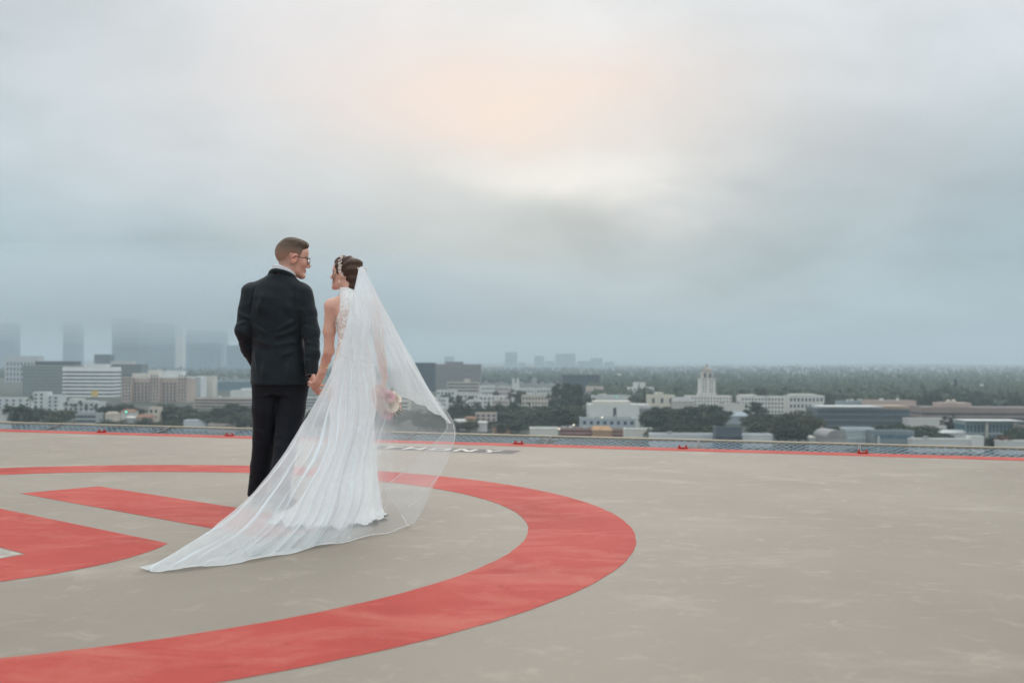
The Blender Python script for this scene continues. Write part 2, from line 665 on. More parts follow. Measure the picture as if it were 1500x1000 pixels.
def ground_material():
    t = NT('city_ground')
    v = t.coord('Object')
    n = t.noise(v, .012, 5, .6)
    n2 = t.noise(v, .05, 4, .6)
    c = t.ramp(n, [(.35, lin('#3b433a')), (.5, lin('#50534c')), (.65, lin('#363f34'))])
    c = t.mix(t.math('MULTIPLY', t.math('SUBTRACT', n2, .55, clamp=True), 4, clamp=True), c, lin('#7c7a75'))
    t.set(c, .95, spec=.1)
    return t.m


M_GROUND = ground_material()
S_ = 45000
g = obj('ground', mesh('ground', [(-S_, -2000, GZ), (S_, -2000, GZ), (S_, S_, GZ), (-S_, S_, GZ)], [(0, 1, 2, 3)]), M_GROUND)
tag(g, 'flat city ground reaching to the hazy horizon', kind='structure')


def glass_material(name, c0, c1, rough=.25):
    t = NT(name)
    v = t.coord('Object')
    n = t.noise(v, .25, 3, .7)
    t.set(t.ramp(n, [(.35, lin(c0)), (.65, lin(c1))]), rough, spec=.6)
    return t.m


M_WIN = glass_material('window_glass', '#2b343b', '#4a555c')
M_GLASSG = glass_material('grey_glass', '#5e696c', '#727c7e', .35)
M_GLASSD = glass_material('dark_glass', '#2a3640', '#3c4a56', .3)
M_GLASST = glass_material('teal_glass', '#3f5a66', '#587683', .3)
WHITE, OFFW, CREAM, PINK, TAN, GREY = '#c9cbc8', '#bcbcb6', '#c3baa6', '#b09c90', '#b29a7e', '#8f9292'
M_ROOFW, M_ROOFG, M_ROOFD, M_TILE = plain('#b9b9b4'), plain('#8d8f8f'), plain('#5c6064'), plain('#8a6a58', .9, .25, .4)
_wm = {}


def win_mesh(w, h):
    k = (round(w, 1), round(h, 1))
    if k not in _wm:
        _wm[k] = MB().box(-w / 2, w / 2, -.06, .15, 0, h).me('window')
        _wm[k].materials.append(M_WIN)
    return _wm[k]


def brighter(hx):
    v = [int(hx.lstrip('#')[i:i + 2], 16) for i in (0, 2, 4)]
    if sum(v) < 420:
        return hx
    return '#%02x%02x%02x' % tuple(min(235, int(x * 1.10)) for x in v)


def building(label, x0, x1, ytop, D, depth=25.0, wall=WHITE, roof=None, yaw=0.0, style='plain', nf=4, nw=8, ww=None, wh=None,
             pent=None, side=False, name='building', cat='building', units=0, ytop_abs=None, glass=None, band='#', gable=False, group=None):
    cx = (x0 + x1) / 2
    X = (cx - 750) / FPX * D
    w = (x1 - x0) / FPX * D
    h = 1.0 + (hor(cx) - ytop) / FPX * D - GZ
    h = max(h, 3.0)
    root = empty(name, (X, D + depth / 2, GZ), R(yaw))
    tag(root, label, cat, group)
    m = plain(brighter(wall), .85, .08, .06)
    roofm = roof or M_ROOFW
    hw, hd = w / 2, depth / 2
    if style in ('slabs', 'glass'):
        g_ = glass or M_GLASSD
        MB().box(-hw + .4, hw - .4, -hd + .4, hd - .4, 0, h - .5).build('glass_wall', g_, root)
        fh = h / nf
        sp = fh * (.52 if style == 'slabs' else .16)
        sl = MB().box(-hw, hw, -hd, hd, 0, sp).me('floor_band')
        sl.materials.append(m)
        for i in range(nf + 1):
            z = min(i * fh, h - sp)
            obj('floor_band', sl, None, root, (0, 0, z))
        if style == 'glass':
            mu = MB().box(-.2, .2, -.12, .12, sp, h - sp).me('mullion')
            mu.materials.append(m)
            for i in range(nw + 1):
                obj('mullion', mu, None, root, (-hw + .45 + (w - .9) * i / nw, -hd + .3, 0))
    else:
        MB().box(-hw, hw, -hd, hd, 0, h).build('wall', m, root)
        if style == 'grid':
            fh = h / nf
            a = ww or min(w / nw * .5, 2.2)
            b = wh or fh * .5
            wm_ = win_mesh(a, b)
            for j in range(nf):
                z = j * fh + fh * .3
                if z + b > h - .6:
                    b2 = h - .6 - z
                    if b2 < .5:
                        continue
                for i in range(nw):
                    obj('window', wm_, None, root, (-hw + w * (i + .5) / nw, -hd, z))
                if side:
                    sx = 1 if side == 'r' else -1
                    ns = max(2, int(depth / (w / nw)))
                    for i in range(ns):
                        o = obj('window', wm_, None, root, (sx * hw, -hd + depth * (i + .5) / ns, z))
                        o.rotation_euler = (0, 0, R(90 * sx))
        elif style == 'bands':
            fh = h / nf
            bm_ = MB().box(-hw + w * .02, hw - w * .02, -hd - .12, -hd + .3, 0, fh * .42).me('window_band')
            bm_.materials.append(glass or M_WIN)
            for j in range(nf):
                obj('window_band', bm_, None, root, (0, 0, j * fh + fh * .35))
        elif style == 'columns':
            pm_ = MB().box(-w / nw * .22, w / nw * .22, -.9, .3, 0, h * .86).me('pier')
            pm_.materials.append(m)
            wb = MB().box(-w / nw * .24, w / nw * .24, -.08, .2, 0, h / nf * .62).me('window')
            wb.materials.append(M_WIN)
            for i in range(nw + 1):
                obj('pier', pm_, None, root, (-hw + w * .02 + w * .96 * i / nw, -hd, 0))
            for i in range(nw):
                for j in range(nf - 1):
                    obj('window', wb, None, root, (-hw + w * .02 + w * .96 * (i + .5) / nw, -hd, h / nf * (j + .25)))
    if gable:
        gh = min(w, depth) * .20
        mb = MB()
        mb.add([(-hw - .5, -hd - .5, h + .01), (hw + .5, -hd - .5, h + .01), (hw + .5, hd + .5, h + .01), (-hw - .5, hd + .5, h + .01), (-hw * .80, 0, h + gh), (hw * .80, 0, h + gh)],
               [(0, 1, 5, 4), (2, 3, 4, 5), (1, 2, 5), (3, 0, 4), (3, 2, 1, 0)])
        mb.build('roof', roofm, root)
    else:
        mb = MB()
        e = .12
        mb.box(-hw - e, hw + e, -hd - e, -hd + .5, h + .004, h + .95)
        mb.box(-hw - e, hw + e, hd - .5, hd + e, h + .004, h + .95)
        mb.box(-hw - e, -hw + .5, -hd + .504, hd - .504, h + .004, h + .95)
        mb.box(hw - .5, hw + e, -hd + .504, hd - .504, h + .004, h + .95)
        mb.build('parapet', m, root)
        MB().box(-hw + .504, hw - .504, -hd + .504, hd - .504, h + .004, h + .25).build('roof', roofm, root)
        rr = random.Random(int(x0 * 31 + ytop * 7))
        for _ in range(units):
            a, b, c = rr.uniform(1.5, 4), rr.uniform(1.5, 4), rr.uniform(1.2, 2.6)
            ux, uy = rr.uniform(-hw * .75, hw * .75), rr.uniform(-hd * .6, hd * .6)
            MB().box(ux - a / 2, ux + a / 2, uy - b / 2, uy + b / 2, h + .25, h + .25 + c).build('rooftop_unit', plain(rr.choice(['#a9aaa8', '#8b8e8f', '#c4c3bd'])), root)
    if pent:
        for (a0, a1, yt, colr) in pent:
            q0, q1 = (a0 - cx) / FPX * D, (a1 - cx) / FPX * D
            hh = 1.0 + (hor(cx) - yt) / FPX * D - GZ
            MB().box(q0, q1, -hd * .55, hd * .6, h + .26, max(hh, h + 1.2)).build('penthouse', plain(colr), root)
    return root


HAZY = '#8494a0'  # pale blue of distant haze put into the far towers' wall colours
B = building
# towers far off in the murk
TW = 'tower in the far cluster whose tops melt into low cloud'
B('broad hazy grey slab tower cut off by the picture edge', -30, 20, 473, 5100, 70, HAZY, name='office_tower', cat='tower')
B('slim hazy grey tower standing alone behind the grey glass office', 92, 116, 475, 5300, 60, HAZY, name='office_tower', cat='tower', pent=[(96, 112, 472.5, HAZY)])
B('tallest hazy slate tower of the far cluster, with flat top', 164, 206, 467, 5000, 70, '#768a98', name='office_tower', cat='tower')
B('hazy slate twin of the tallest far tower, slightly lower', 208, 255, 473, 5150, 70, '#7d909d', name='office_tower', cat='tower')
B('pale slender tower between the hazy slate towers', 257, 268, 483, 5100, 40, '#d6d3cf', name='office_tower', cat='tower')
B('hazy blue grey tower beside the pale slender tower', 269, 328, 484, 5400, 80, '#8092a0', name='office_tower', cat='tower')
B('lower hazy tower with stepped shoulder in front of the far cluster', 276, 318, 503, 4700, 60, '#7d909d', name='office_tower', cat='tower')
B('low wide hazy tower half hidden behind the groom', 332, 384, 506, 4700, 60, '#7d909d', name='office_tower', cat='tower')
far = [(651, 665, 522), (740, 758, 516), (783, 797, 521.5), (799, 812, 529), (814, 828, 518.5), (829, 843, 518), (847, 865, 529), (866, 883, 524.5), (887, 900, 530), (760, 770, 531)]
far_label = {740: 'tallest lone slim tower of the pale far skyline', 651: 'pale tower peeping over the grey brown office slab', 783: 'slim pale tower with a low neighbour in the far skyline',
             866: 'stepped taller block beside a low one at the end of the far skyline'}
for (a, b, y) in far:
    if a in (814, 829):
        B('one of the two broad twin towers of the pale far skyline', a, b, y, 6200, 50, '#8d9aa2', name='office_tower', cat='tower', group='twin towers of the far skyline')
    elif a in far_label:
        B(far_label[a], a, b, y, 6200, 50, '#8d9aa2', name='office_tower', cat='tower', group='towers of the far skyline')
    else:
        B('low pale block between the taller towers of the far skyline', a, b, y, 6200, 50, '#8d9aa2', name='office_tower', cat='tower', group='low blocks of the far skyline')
# offices at left
B('pale grey ribbed slab block behind the grey glass office', 8, 56, 522, 2300, 30, '#a9adae', style='columns', nf=5, nw=9)
B('wide grey glass office with dark rooftop plant room', 33, 118, 535.5, 1500, 40, '#8d938f', M_ROOFG, style='glass', nf=9, nw=20, glass=M_GLASSG, pent=[(48, 106, 529, '#4d575c')])
B('white office with dark ribbon windows on every floor', 92, 166, 538.5, 1440, 30, '#d3d6d4', style='slabs', nf=8, glass=M_WIN, pent=[(120, 153, 533, '#c5c9c8')])
B('small dark tower peeping over the white ribbon window office', 138, 161, 519.5, 2700, 30, '#4c5960', style='bands', nf=10)
B('dark grey office block behind the hotel, pale roof box', 153, 208, 534, 2000, 35, '#6d7677', M_ROOFG, style='bands', nf=10, pent=[(160, 192, 529, '#b6b8b4')])
hotel = B('pink beige hotel with tall piers and three front bays', 184, 277, 555, 1280, 30, '#a99a90', style='columns', nf=7, nw=17, pent=[(191, 213, 547, '#c6c3ba'), (214, 228, 542, '#c9c6bd')])
hd_ = 15
for k, bx in enumerate((-33, 0, 33)):
    hh = 1.0 + (hor(230) - 553.5) / FPX * 1280 - GZ
    MB().box(bx - 5.5, bx + 5.5, -hd_ - 9, -hd_ - .95, 0, hh).build('front_bay', plain('#b5a59a'), hotel)
    wmx = win_mesh(1.6, 2.6)
    for j in range(8):
        for i in range(3):
            obj('window', wmx, None, hotel, (bx - 3.4 + 3.4 * i, -hd_ - 9, 2 + j * 4.0))
    MB().box(bx - 6.2, bx + 6.2, -hd_ - 9.6, -hd_ - .9, hh + .004, hh + 1.2).build('cornice', plain('#c3b5a8'), hotel)
B('white slab block with blank end wall behind the hotel', 226, 296, 552.5, 1450, 25, '#c3c8c9', style='bands', nf=8, pent=[(236, 266, 543, '#d2d6d6')])
B('cream stair block joined to the white slab', 291, 313, 552, 1480, 20, '#bdbab0')
B('long teal glass block behind the groom', 304, 385, 559, 1750, 40, '#7d9099', M_ROOFG, style='glass', nf=4, nw=24, glass=M_GLASST)
B('low beige parking structure with open decks', 284, 384, 584, 1130, 30, '#a79a8e', M_ROOFG, style='bands', nf=3, units=3)
B('white low block with box on the roof beside the groom', 338, 378, 573, 1260, 20, '#bfc1be', pent=[(352, 368, 569, '#cfd0cd')])
B('white apartment house with square windows, flat roof', -14, 46, 584, 1000, 18, '#b3b9b9', style='grid', nf=4, nw=6)
B('tall narrow white apartment wing above dark trees', 49, 66, 575.5, 960, 16, '#bcc1c0', style='grid', nf=6, nw=2)
B('white apartment wing with two bays beside the narrow wing', 69, 87, 580, 970, 16, '#b8bebd', style='grid', nf=5, nw=2)
B('white stepped apartments among palms below the ribbon window office', 94, 146, 590, 900, 16, '#b1b6b6', style='grid', nf=4, nw=7, pent=[(100, 118, 584, '#b9bebd'), (122, 136, 587, '#adb3b3')])
B('white low shop roof behind the left end of the net', -20, 19, 605, 780, 14, '#bcbdb9', units=2)
B('small white round pavilion on the shop roof line', 22, 29, 606, 785, 8, '#b7b7b3')
B('grey apartment block with balcony slabs over the net', 112, 142, 607, 790, 14, '#8f9697', style='bands', nf=3)
B('small cream house with steep pointed gable', 155, 171, 606, 810, 9, '#bdb5a8', plain('#a89d8f'), gable=True, name='house', cat='house')
B('white low house with tiled gable among the trees', 178, 196, 603, 830, 12, '#b5b6b1', M_TILE, gable=True, name='house', cat='house')
B('tall narrow cream house beside the dark trees', 219, 233, 598, 820, 10, '#b9b0a1', name='house', cat='house', style='grid', nf=3, nw=2)
B('grey house with pale hipped roof behind the net', 184, 197, 612, 770, 10, '#9ea19e', M_ROOFW, gable=True, name='house', cat='house')
B('pinkish house with a red tiled roof', 200, 222, 611, 775, 12, '#a89a90', M_TILE, gable=True, name='house', cat='house')
B('long low shed with bright white roof', 270, 306, 617, 770, 12, '#b4bbbf', plain('#ccd0d1'), name='shed', cat='shed')
B('low pinkish house in front of the big dark trees', 306, 346, 622, 745, 12, '#a1978e', M_ROOFW, name='house', cat='house')
# yellow board on a roof
yb = empty('billboard', at(139.5, 590, 1080))
yb.location.z = GZ
tag(yb, 'square yellow billboard above the white stepped apartments', 'billboard')
hy = 1.0 + (hor(139) - 572) / FPX * 1080 - GZ
MB().box(-3.2, 3.2, -.2, .2, hy - 5.6, hy).build('panel', plain('#d9b76a', .6), yb)
MB().box(-2.4, -2.0, -.15, .15, 0, hy - 5.6).build('post', plain('#70757a'), yb)
MB().box(2.0, 2.4, -.15, .15, 0, hy - 5.6).build('post', plain('#70757a'), yb)
# seen between the couple
B('pale low office roofs seen between the couple', 440, 500, 583, 1150, 25, '#adb0ae', style='bands', nf=3, units=3)
B('white shop block low between the couple', 425, 480, 602, 900, 16, '#b9bab6', units=2)
B('cream long low block seen through the veil', 500, 600, 588, 1050, 20, '#b3aea3', style='bands', nf=3, units=3)
# middle
B('dark blue glass tower at the edge of the veil', 604, 637, 532, 1750, 35, '#37454f', M_ROOFD, style='glass', nf=12, nw=8, glass=M_GLASSD)
B('long grey brown office slab with ribbon windows', 637.5, 705, 534, 1900, 30, '#877f7a', M_ROOFG, style='slabs', nf=9, glass=M_GLASSG, pent=[(652, 678, 529.5, '#767a7a')])
B('low cream block in front of the grey brown slab', 655, 702, 560.5, 1560, 20, '#a9a39b', style='bands', nf=4, pent=[(680, 688, 555, '#b9b6af')])
ch = B('pale church front with twin pointed towers', 750, 761, 562, 1330, 10, '#c2c4c1', name='church', cat='church')
for sx in (-2.7, 2.7):
    hh = 1.0 + (hor(755) - 557) / FPX * 1330 - GZ
    MB().box(sx - 1.7, sx + 1.7, -3, 1, 0, hh).build('bell_tower', plain('#c8cac7'), ch)
    MB().lathe([(2.2, hh + .01), (.1, hh + 4.2)], 6, (sx, -1)).build('spire', plain('#a9adaa'), ch)
mid = [(641, 668, 573, 1260, 'white stucco block with shaded arcade'), (668, 700, 578, 1200, 'white block with a long rank of windows'),
       (704, 724, 566, 1400, 'white cubic block with dark window dots'), (729, 747, 567, 1380, 'white walled block left of the church front'),
       (762, 783, 570, 1330, 'small white block with a stair tower beside the church'), (786, 812, 570, 1320, 'cream flat block behind the long beige school'),
       (700, 742, 581, 1150, 'pinkish white row with awnings'), (722, 746, 587, 1060, 'white annex with sloping roof in the low district'),
       (637, 655, 584, 1090, 'white flat fronted shop beside the veil edge'), (684, 705, 588, 1050, 'cream corner shop among dark trees')]
for i, (a, b, y, D, lb) in enumerate(mid):
    B(lb, a, b, y, D, 18, ['#bfc2c0', '#b9bbb8', '#c4c6c3', '#b4aea8'][i % 4], style='grid', nf=3, nw=5 + i % 4, units=2, yaw=(-6, 5, 9, -3)[i % 4])
B('long beige school with two rows of windows', 765, 811, 580, 1100, 18, '#b5b0a4', style='grid', nf=3, nw=10, units=2)
B('dark slate office with pale sign line along its top', 824, 879, 550, 1720, 35, '#414c55', M_ROOFD, style='slabs', nf=6, glass=M_GLASSD)
B('pinkish beige ribbed block beside the slate office', 860, 884, 567, 1420, 18, '#b5aaa0', style='columns', nf=4, nw=6)
B('white hilltop villa with a raised centre', 921, 958, 568, 1330, 15, '#c9cbc9', style='grid', nf=4, nw=6, pent=[(929, 946, 560, '#d0d2d0')])
B('low white shop row under the slate office', 868, 925, 580, 1150, 18, '#b6b8b5', units=4)
B('pinkish house with flat roof among trees by the veil', 697, 728, 606, 850, 10, '#b0a59f', name='house', cat='house', style='grid', nf=3, nw=4)
B('cream house with tiled roof below the big trees', 682, 698, 613, 800, 9, '#b7a794', M_TILE, gable=True, name='house', cat='house')
B('grey house with pale gable at the tree edge', 664, 682, 617, 780, 10, '#9a9d9b', M_ROOFW, gable=True, name='house', cat='house')
B('small white cottage between hedges', 700, 714, 619, 770, 8, '#b9bab8', gable=True, name='house', cat='house')
B('low terracotta roofed house just over the net rail', 722, 748, 629, 735, 9, '#a98f78', M_TILE, gable=True, name='house', cat='house')
bigw = B('big blank white department store with dark vertical slot', 864, 937, 594, 820, 34, '#c3c5c1', style='plain', pent=[(871, 926, 588, '#bdbcb3')], units=3, yaw=0)
MB().box(-1.0, 1.4, -17.2, -16.9, 2, 15.6).build('window_slot', M_WIN, bigw)
B('white side wing with tall thin windows beside the department store', 937.5, 953, 595, 822, 40, '#b5b8b6', style='grid', nf=2, nw=6, wh=4.5, ww=.7)
B('pale blue grey front wing with roof garden', 852, 931, 614.5, 760, 22, '#9aa5ab', plain('#5d6a55'), style='grid', nf=2, nw=8, units=3)
B('cream low hall with pale metal roof over the net rail', 777, 818, 629, 700, 18, '#b9b8b0', plain('#a9b3b4'), name='hall')
B('cream low hall with grey metal roof beside maroon shops', 917, 958, 630, 690, 16, '#bcbbb3', plain('#9fa7a8'), name='hall')
B('maroon banded shop row with pinkish parapets', 820, 868, 628.5, 720, 12, '#9b8580', M_ROOFG, style='bands', nf=2, glass=plain('#6d3f3f'), units=4)
B('tan pyramid roofed shop behind the maroon row', 868, 897, 630, 715, 14, '#a88a6d', plain('#ab8a68', .9, .2, .4), gable=True, name='shop', cat='shop')
B('brown shop with maroon fascia next to the tan pyramid roof', 896, 917, 630, 722, 12, '#97857a', M_ROOFG, style='bands', nf=2, glass=plain('#6d3f3f'))
B('cream office with three dark openings and a roof block', 951, 989, 580, 1010, 22, '#bfbaac', style='grid', nf=2, nw=3, ww=2.2, wh=4.5, pent=[(962, 973, 575, '#c6c2b6')])
B('grey theatre with a low pitched roof beside the city hall', 985, 1018, 588, 1000, 20, '#aaa8a2', M_ROOFG, gable=True)
# city hall with its tower
ct = B('white city hall with a tall windowed tower and domed lantern', 1008, 1072, 581, 1080, 24, '#c9c8c2', style='grid', nf=5, nw=14, name='city_hall', cat='city hall')
k_ = 1080 / FPX


def zz(py):
    return 1.0 + (hor(1038) - py) * k_ - GZ


tx = (1038 - 1040) * k_
MB().box(tx - 8.6, tx + 8.6, -10, 7.2, zz(581) + .3, zz(576)).build('tower_base', plain('#c4c3bd'), ct)
MB().box(tx - 7.6, tx + 7.6, -9, 6.2, zz(576), zz(555)).build('tower_shaft', plain('#d2d1cb'), ct)
MB().box(tx - 8.1, tx + 8.1, -9.5, 6.7, zz(555), zz(554.2)).build('cornice', plain('#bdbbb3'), ct)
wmx = win_mesh(1.2, 1.3)
for j in range(5):
    for i in (-4.6, -2.2, 2.2, 4.6):
        obj('window', wmx, None, ct, (tx + i, -9, zz(576) + 1.2 + j * 2.75))
MB().box(tx - 5.2, tx + 5.2, -6.6, 3.8, zz(554.2), zz(545)).build('lantern', plain('#bab6ae'), ct)
for i in (-2.6, 2.6):
    MB().box(i + tx - 1.0, i + tx + 1.0, -6.75, -6.4, zz(553), zz(546.5)).build('arched_opening', M_WIN, ct)
MB().lathe([(5.4, zz(545)), (4.9, zz(542)), (3.4, zz(539.2)), (1.7, zz(537.6)), (1.1, zz(536.6)), (1.0, zz(535.2)), (.2, zz(532))], 14, (tx, -1.4)).build('dome', plain('#98948b'), ct, smooth=False)
B('long white civic block with ranks of square windows', 1086, 1182, 582, 1060, 24, '#bfc0bb', style='grid', nf=4, nw=20, units=2, pent=[(1087, 1110, 578.5, '#c7c8c3')])
B('white civic wing with plain cornice at the block end', 1156, 1206, 581, 1020, 20, '#b9bab4', style='grid', nf=3, nw=9, pent=[(1160, 1196, 577, '#c2c3bd')])
B('low white wing at the foot of the city hall', 1053, 1090, 592, 1000, 16, '#b7b6b0', units=2)
B('blue grey sloped roof hall in front of the city hall', 1056, 1096, 609, 880, 16, '#8d979d', plain('#98a3aa'), gable=True, name='hall')
lr2 = B('long low white block with slate roof right over the net rail', 955, 1132, 638, 640, 14, '#b7babb', plain('#7f8b93'), units=2)
pr = B('dark slate plant room with deep eaves on the low roof', 1049, 1087, 627.5, 628, 9, '#56616a', plain('#4a555e'), style='plain', name='plant_room')
MB().box(-7.9, 7.9, -4.62, -4.3, 4, 7.4).build('louvre', M_WIN, pr)
# right
B('white flat block behind the big trees', 1160, 1208, 580.5, 1090, 20, '#b6b7b3', style='grid', nf=3, nw=8, pent=[(1164, 1200, 578, '#bcbdb8')])
og = B('three storey dark glass office with white roof slab', 1196, 1333, 599, 790, 30, '#77848a', plain('#a9aeb0'), style='glass', nf=4, nw=38, glass=M_GLASSD)
gh_ = 1.0 + (hor(1264) - 599) / FPX * 790 - GZ
MB().box(-31, 14, -16.2, 10, gh_ + 1.0, gh_ + 2.0).build('roof_slab', plain('#b9bcbb'), og)
MB().box(15, 34.2, -15.6, 8, gh_ + .3, gh_ + 2.4).build('tan_parapet', plain('#a08d7d'), og)
MB().box(-35.2, -29.0, -17.2, -15.1, 0, 8.5).build('entrance_block', plain('#b39d86'), og)
B('pink beige penthouse row behind the dark glass office', 1272, 1342, 588, 930, 18, '#ad9d94', style='columns', nf=2, nw=12, units=2)
B('blue grey metal roofs behind the dark glass office', 1231, 1272, 589, 950, 16, '#8b979b', plain('#8e9b9f'), units=5)
lo = B('long pinkish brown office with two ribbon window floors', 1351, 1530, 598, 860, 30, '#94857f', M_ROOFG, style='slabs', nf=4, glass=M_GLASSD, pent=[(1383, 1428, 590.5, '#ad9b92')])
hh_ = 1.0 + (hor(1405) - 590.5) / FPX * 860 - GZ
for px in (1397, 1405):
    q = (px - 1440.5) / FPX * 860
    MB().lathe([(2.0, hh_), (2.0, hh_ + 1.2), (1.4, hh_ + 2.3), (.3, hh_ + 2.8)], 10, (q, -4)).build('roof_dome', plain('#c0b3aa'), lo)
B('low white wall building between dark trees', 1331, 1389, 614.5, 770, 12, '#b7b7b3', plain('#a4a8a8'))
pv = B('modern pavilion with white roof slab and teal glass', 1414, 1492, 619, 660, 18, '#9aa5a6', plain('#b4b8b7'), style='glass', nf=2, nw=14, glass=M_GLASST)
ph = 1.0 + (hor(1453) - 619) / FPX * 660 - GZ
MB().box(-18, 17.5, -12.5, 6, ph + 1.0, ph + 1.6).build('roof_slab', plain('#bcc0be'), pv)
for q in (-4.2, 12.8):
    MB().box(q - .7, q + .7, -11.6, -10.4, 0, ph + 1.0).build('pillar', plain('#b9b5aa'), pv)
B('white glazed workshop with panelled front', 1239, 1281, 629, 640, 12, '#aeb8bb', plain('#a5afb1'), style='glass', nf=2, nw=9, glass=plain('#a7b3b7', .4))
wk = B('low grey teal hall with deep roof edge and two pale pillars', 1281, 1339, 633, 625, 14, '#7f8c90', plain('#77858a'), style='bands', nf=2, glass=M_GLASST, name='hall')
for q in (-9.6, 10.2):
    MB().box(q - .6, q + .6, -8.6, -7.4, 0, 8.5).build('pillar', plain('#b3b8b6'), wk)
vt = empty('vaulted_hall', ((1220 - 750) / FPX * 620, 626, GZ), R(8))
tag(vt, 'grey barrel vaulted roof hall beside the white workshop', 'hall')
vh = 1.0 + (hor(1220) - 640) / FPX * 620 - GZ
MB().box(-6, 6, -9, 9, 0, vh).build('wall', plain('#9b9b98'), vt)
vs, fs = [], []
for i in range(13):
    a = math.pi * i / 12
    for y in (-9.3, 9.3):
        vs.append((-6.4 * math.cos(a), y, vh + .01 + 4.4 * math.sin(a)))
for i in range(12):
    fs.append((2 * i, 2 * i + 1, 2 * i + 3, 2 * i + 2))
fs.append(tuple(range(0, 26, 2)))
fs.append(tuple(reversed(range(1, 26, 2))))
obj('vault_roof', mesh('vault_roof', vs, fs), plain('#8e8f8f'), vt)
B('low white parapet block behind the net', 1339, 1426, 645, 610, 10, '#b4b6b4', units=1)
wz = B('white wedge walled block with raised corner', 1424, 1441, 641, 607, 9, '#bec0bd')
B('white low block at the far end of the net', 1468, 1530, 648, 600, 10, '#b5b7b4')
B('white sheds between dark trees', 1381, 1419, 634, 660, 9, '#b3b7b6', plain('#bcc1c0'), gable=True, name='shed', cat='shed')
B('white house with low grey roof behind the big ficus', 1130, 1160, 630, 690, 10, '#9fa19e', M_ROOFG, gable=True, name='house', cat='house')
B('small white house at the foot of the vaulted hall', 1186, 1204, 641, 630, 8, '#a9aba8', gable=True, name='house', cat='house')
specks = [(1250, 1256, 569, 1900), (1303, 1312, 575, 1750), (1322, 1328, 573, 1800), (1430, 1444, 564.5, 2000), (1455, 1466, 574, 1700), (1214, 1222, 581, 1300), (1466, 1474, 577, 1500), (1291, 1303, 562, 2300), (905, 912, 548, 3000), (1066, 1070, 569, 1700)]
for (a, b, y, D) in specks:
    B('pale villa almost lost in the wooded hillside', a, b, y, D, 10, '#c8ccca', gable=True, name='villa', cat='villa', group='villas lost in the woods')

# ---------------------------------------------------------------- trees


def leaf_material():
    t = NT('foliage')
    oi = t.n('ShaderNodeObjectInfo')
    v = t.coord('Object')
    n = t.noise(v, 3.0, 3, .6)
    n2 = t.noise(v, 40, 2, .6)
    a = t.ramp(oi.outputs['Random'], [(0, lin('#364235')), (.35, lin('#314036')), (.65, lin('#454d39')), (1, lin('#4f523a'))])
    b = t.mix(t.math('MULTIPLY_ADD', n, 1.4, -.35, clamp=True), a, lin('#2b382f'))
    c = t.mix(t.math('MULTIPLY_ADD', n2, 1.0, -.35, clamp=True), b, lin('#5f6a4c'))
    t.set(c, .75, spec=.2)
    return t.m


M_LEAF = leaf_material()
M_LEAFR = plain('#6b4a42', .8, .3, 3.0)
M_BARK = plain('#5a5147', .9, .25, 2.0)


def crown_mesh(kind, seed, n=2600):
    r = np.random.RandomState(seed)
    cs, rs = [], []
    if kind == 'round':
        for _ in range(26):
            d = r.normal(size=3)
            d /= np.linalg.norm(d)
            q = d * r.uniform(.25, .8) ** .7
            cs.append((q[0] * .37, q[1] * .37, .52 + q[2] * .34))
            rs.append(r.uniform(.09, .17))
    elif kind == 'tall':
        for _ in range(24):
            z = r.uniform(.16, .92)
            wd = .34 * math.sin(math.pi * min(max((z - .15) / .9, .05), 1)) ** .7
            a = r.uniform(0, 6.28)
            q = r.uniform(.2, 1)
            cs.append((math.cos(a) * wd * q, math.sin(a) * wd * q, z))
            rs.append(r.uniform(.06, .13))
    elif kind == 'cone':
        for _ in range(40):
            z = r.uniform(.08, .97)
            wd = .40 * (1.02 - z)
            a = r.uniform(0, 6.28)
            q = r.uniform(.3, 1)
            cs.append((math.cos(a) * wd * q, math.sin(a) * wd * q, z))
            rs.append(.03 + .08 * (1 - z))
    cs, rs = np.array(cs), np.array(rs)
    pk = r.choice(len(cs), n, p=rs ** 2 / (rs ** 2).sum())
    d = r.normal(size=(n, 3))
    d /= np.linalg.norm(d, axis=1)[:, None]
    c = cs[pk] + d * (rs[pk] * r.uniform(.6, 1.08, n))[:, None] * np.array([1, 1, .8])
    nrm = d + r.normal(size=(n, 3)) * .6
    nrm /= np.linalg.norm(nrm, axis=1)[:, None]
    u = np.cross(nrm, r.normal(size=(n, 3)))
    u /= np.linalg.norm(u, axis=1)[:, None]
    w = np.cross(nrm, u)
    s = r.uniform(.014, .032, n)[:, None]
    V = np.stack([c - u * s, c + w * s * .7, c + u * s, c - w * s * .7], 1).reshape(-1, 3)
    Q = np.arange(4 * n).reshape(-1, 4)
    me = np_mesh('crown', V, Q, False)
    me.materials.append(M_LEAF)
    return me


CROWN = {k: [crown_mesh(k, 50 + 7 * i + len(k)) for i in range(n)] for k, n in (('round', 5), ('tall', 3), ('cone', 2))}


def trunk_mesh(seed, top):
    r = random.Random(seed)
    mb = MB()
    mb.tube([(0, 0, 0), (.01, 0, .15), (.0, .01, top * .6), (.01, .0, top)], [.035, .024, .018, .006], 7)
    for i in range(5):
        a = r.uniform(0, 6.28)
        z = r.uniform(.25, top * .7)
        mb.tube([(0, 0, z), (math.cos(a) * .12, math.sin(a) * .12, z + .1), (math.cos(a) * .24, math.sin(a) * .24, z + .2)], [.013, .009, .004], 5)
    me = mb.me('trunk', True)
    me.materials.append(M_BARK)
    return me


TRUNK = [trunk_mesh(i, .8) for i in range(3)]


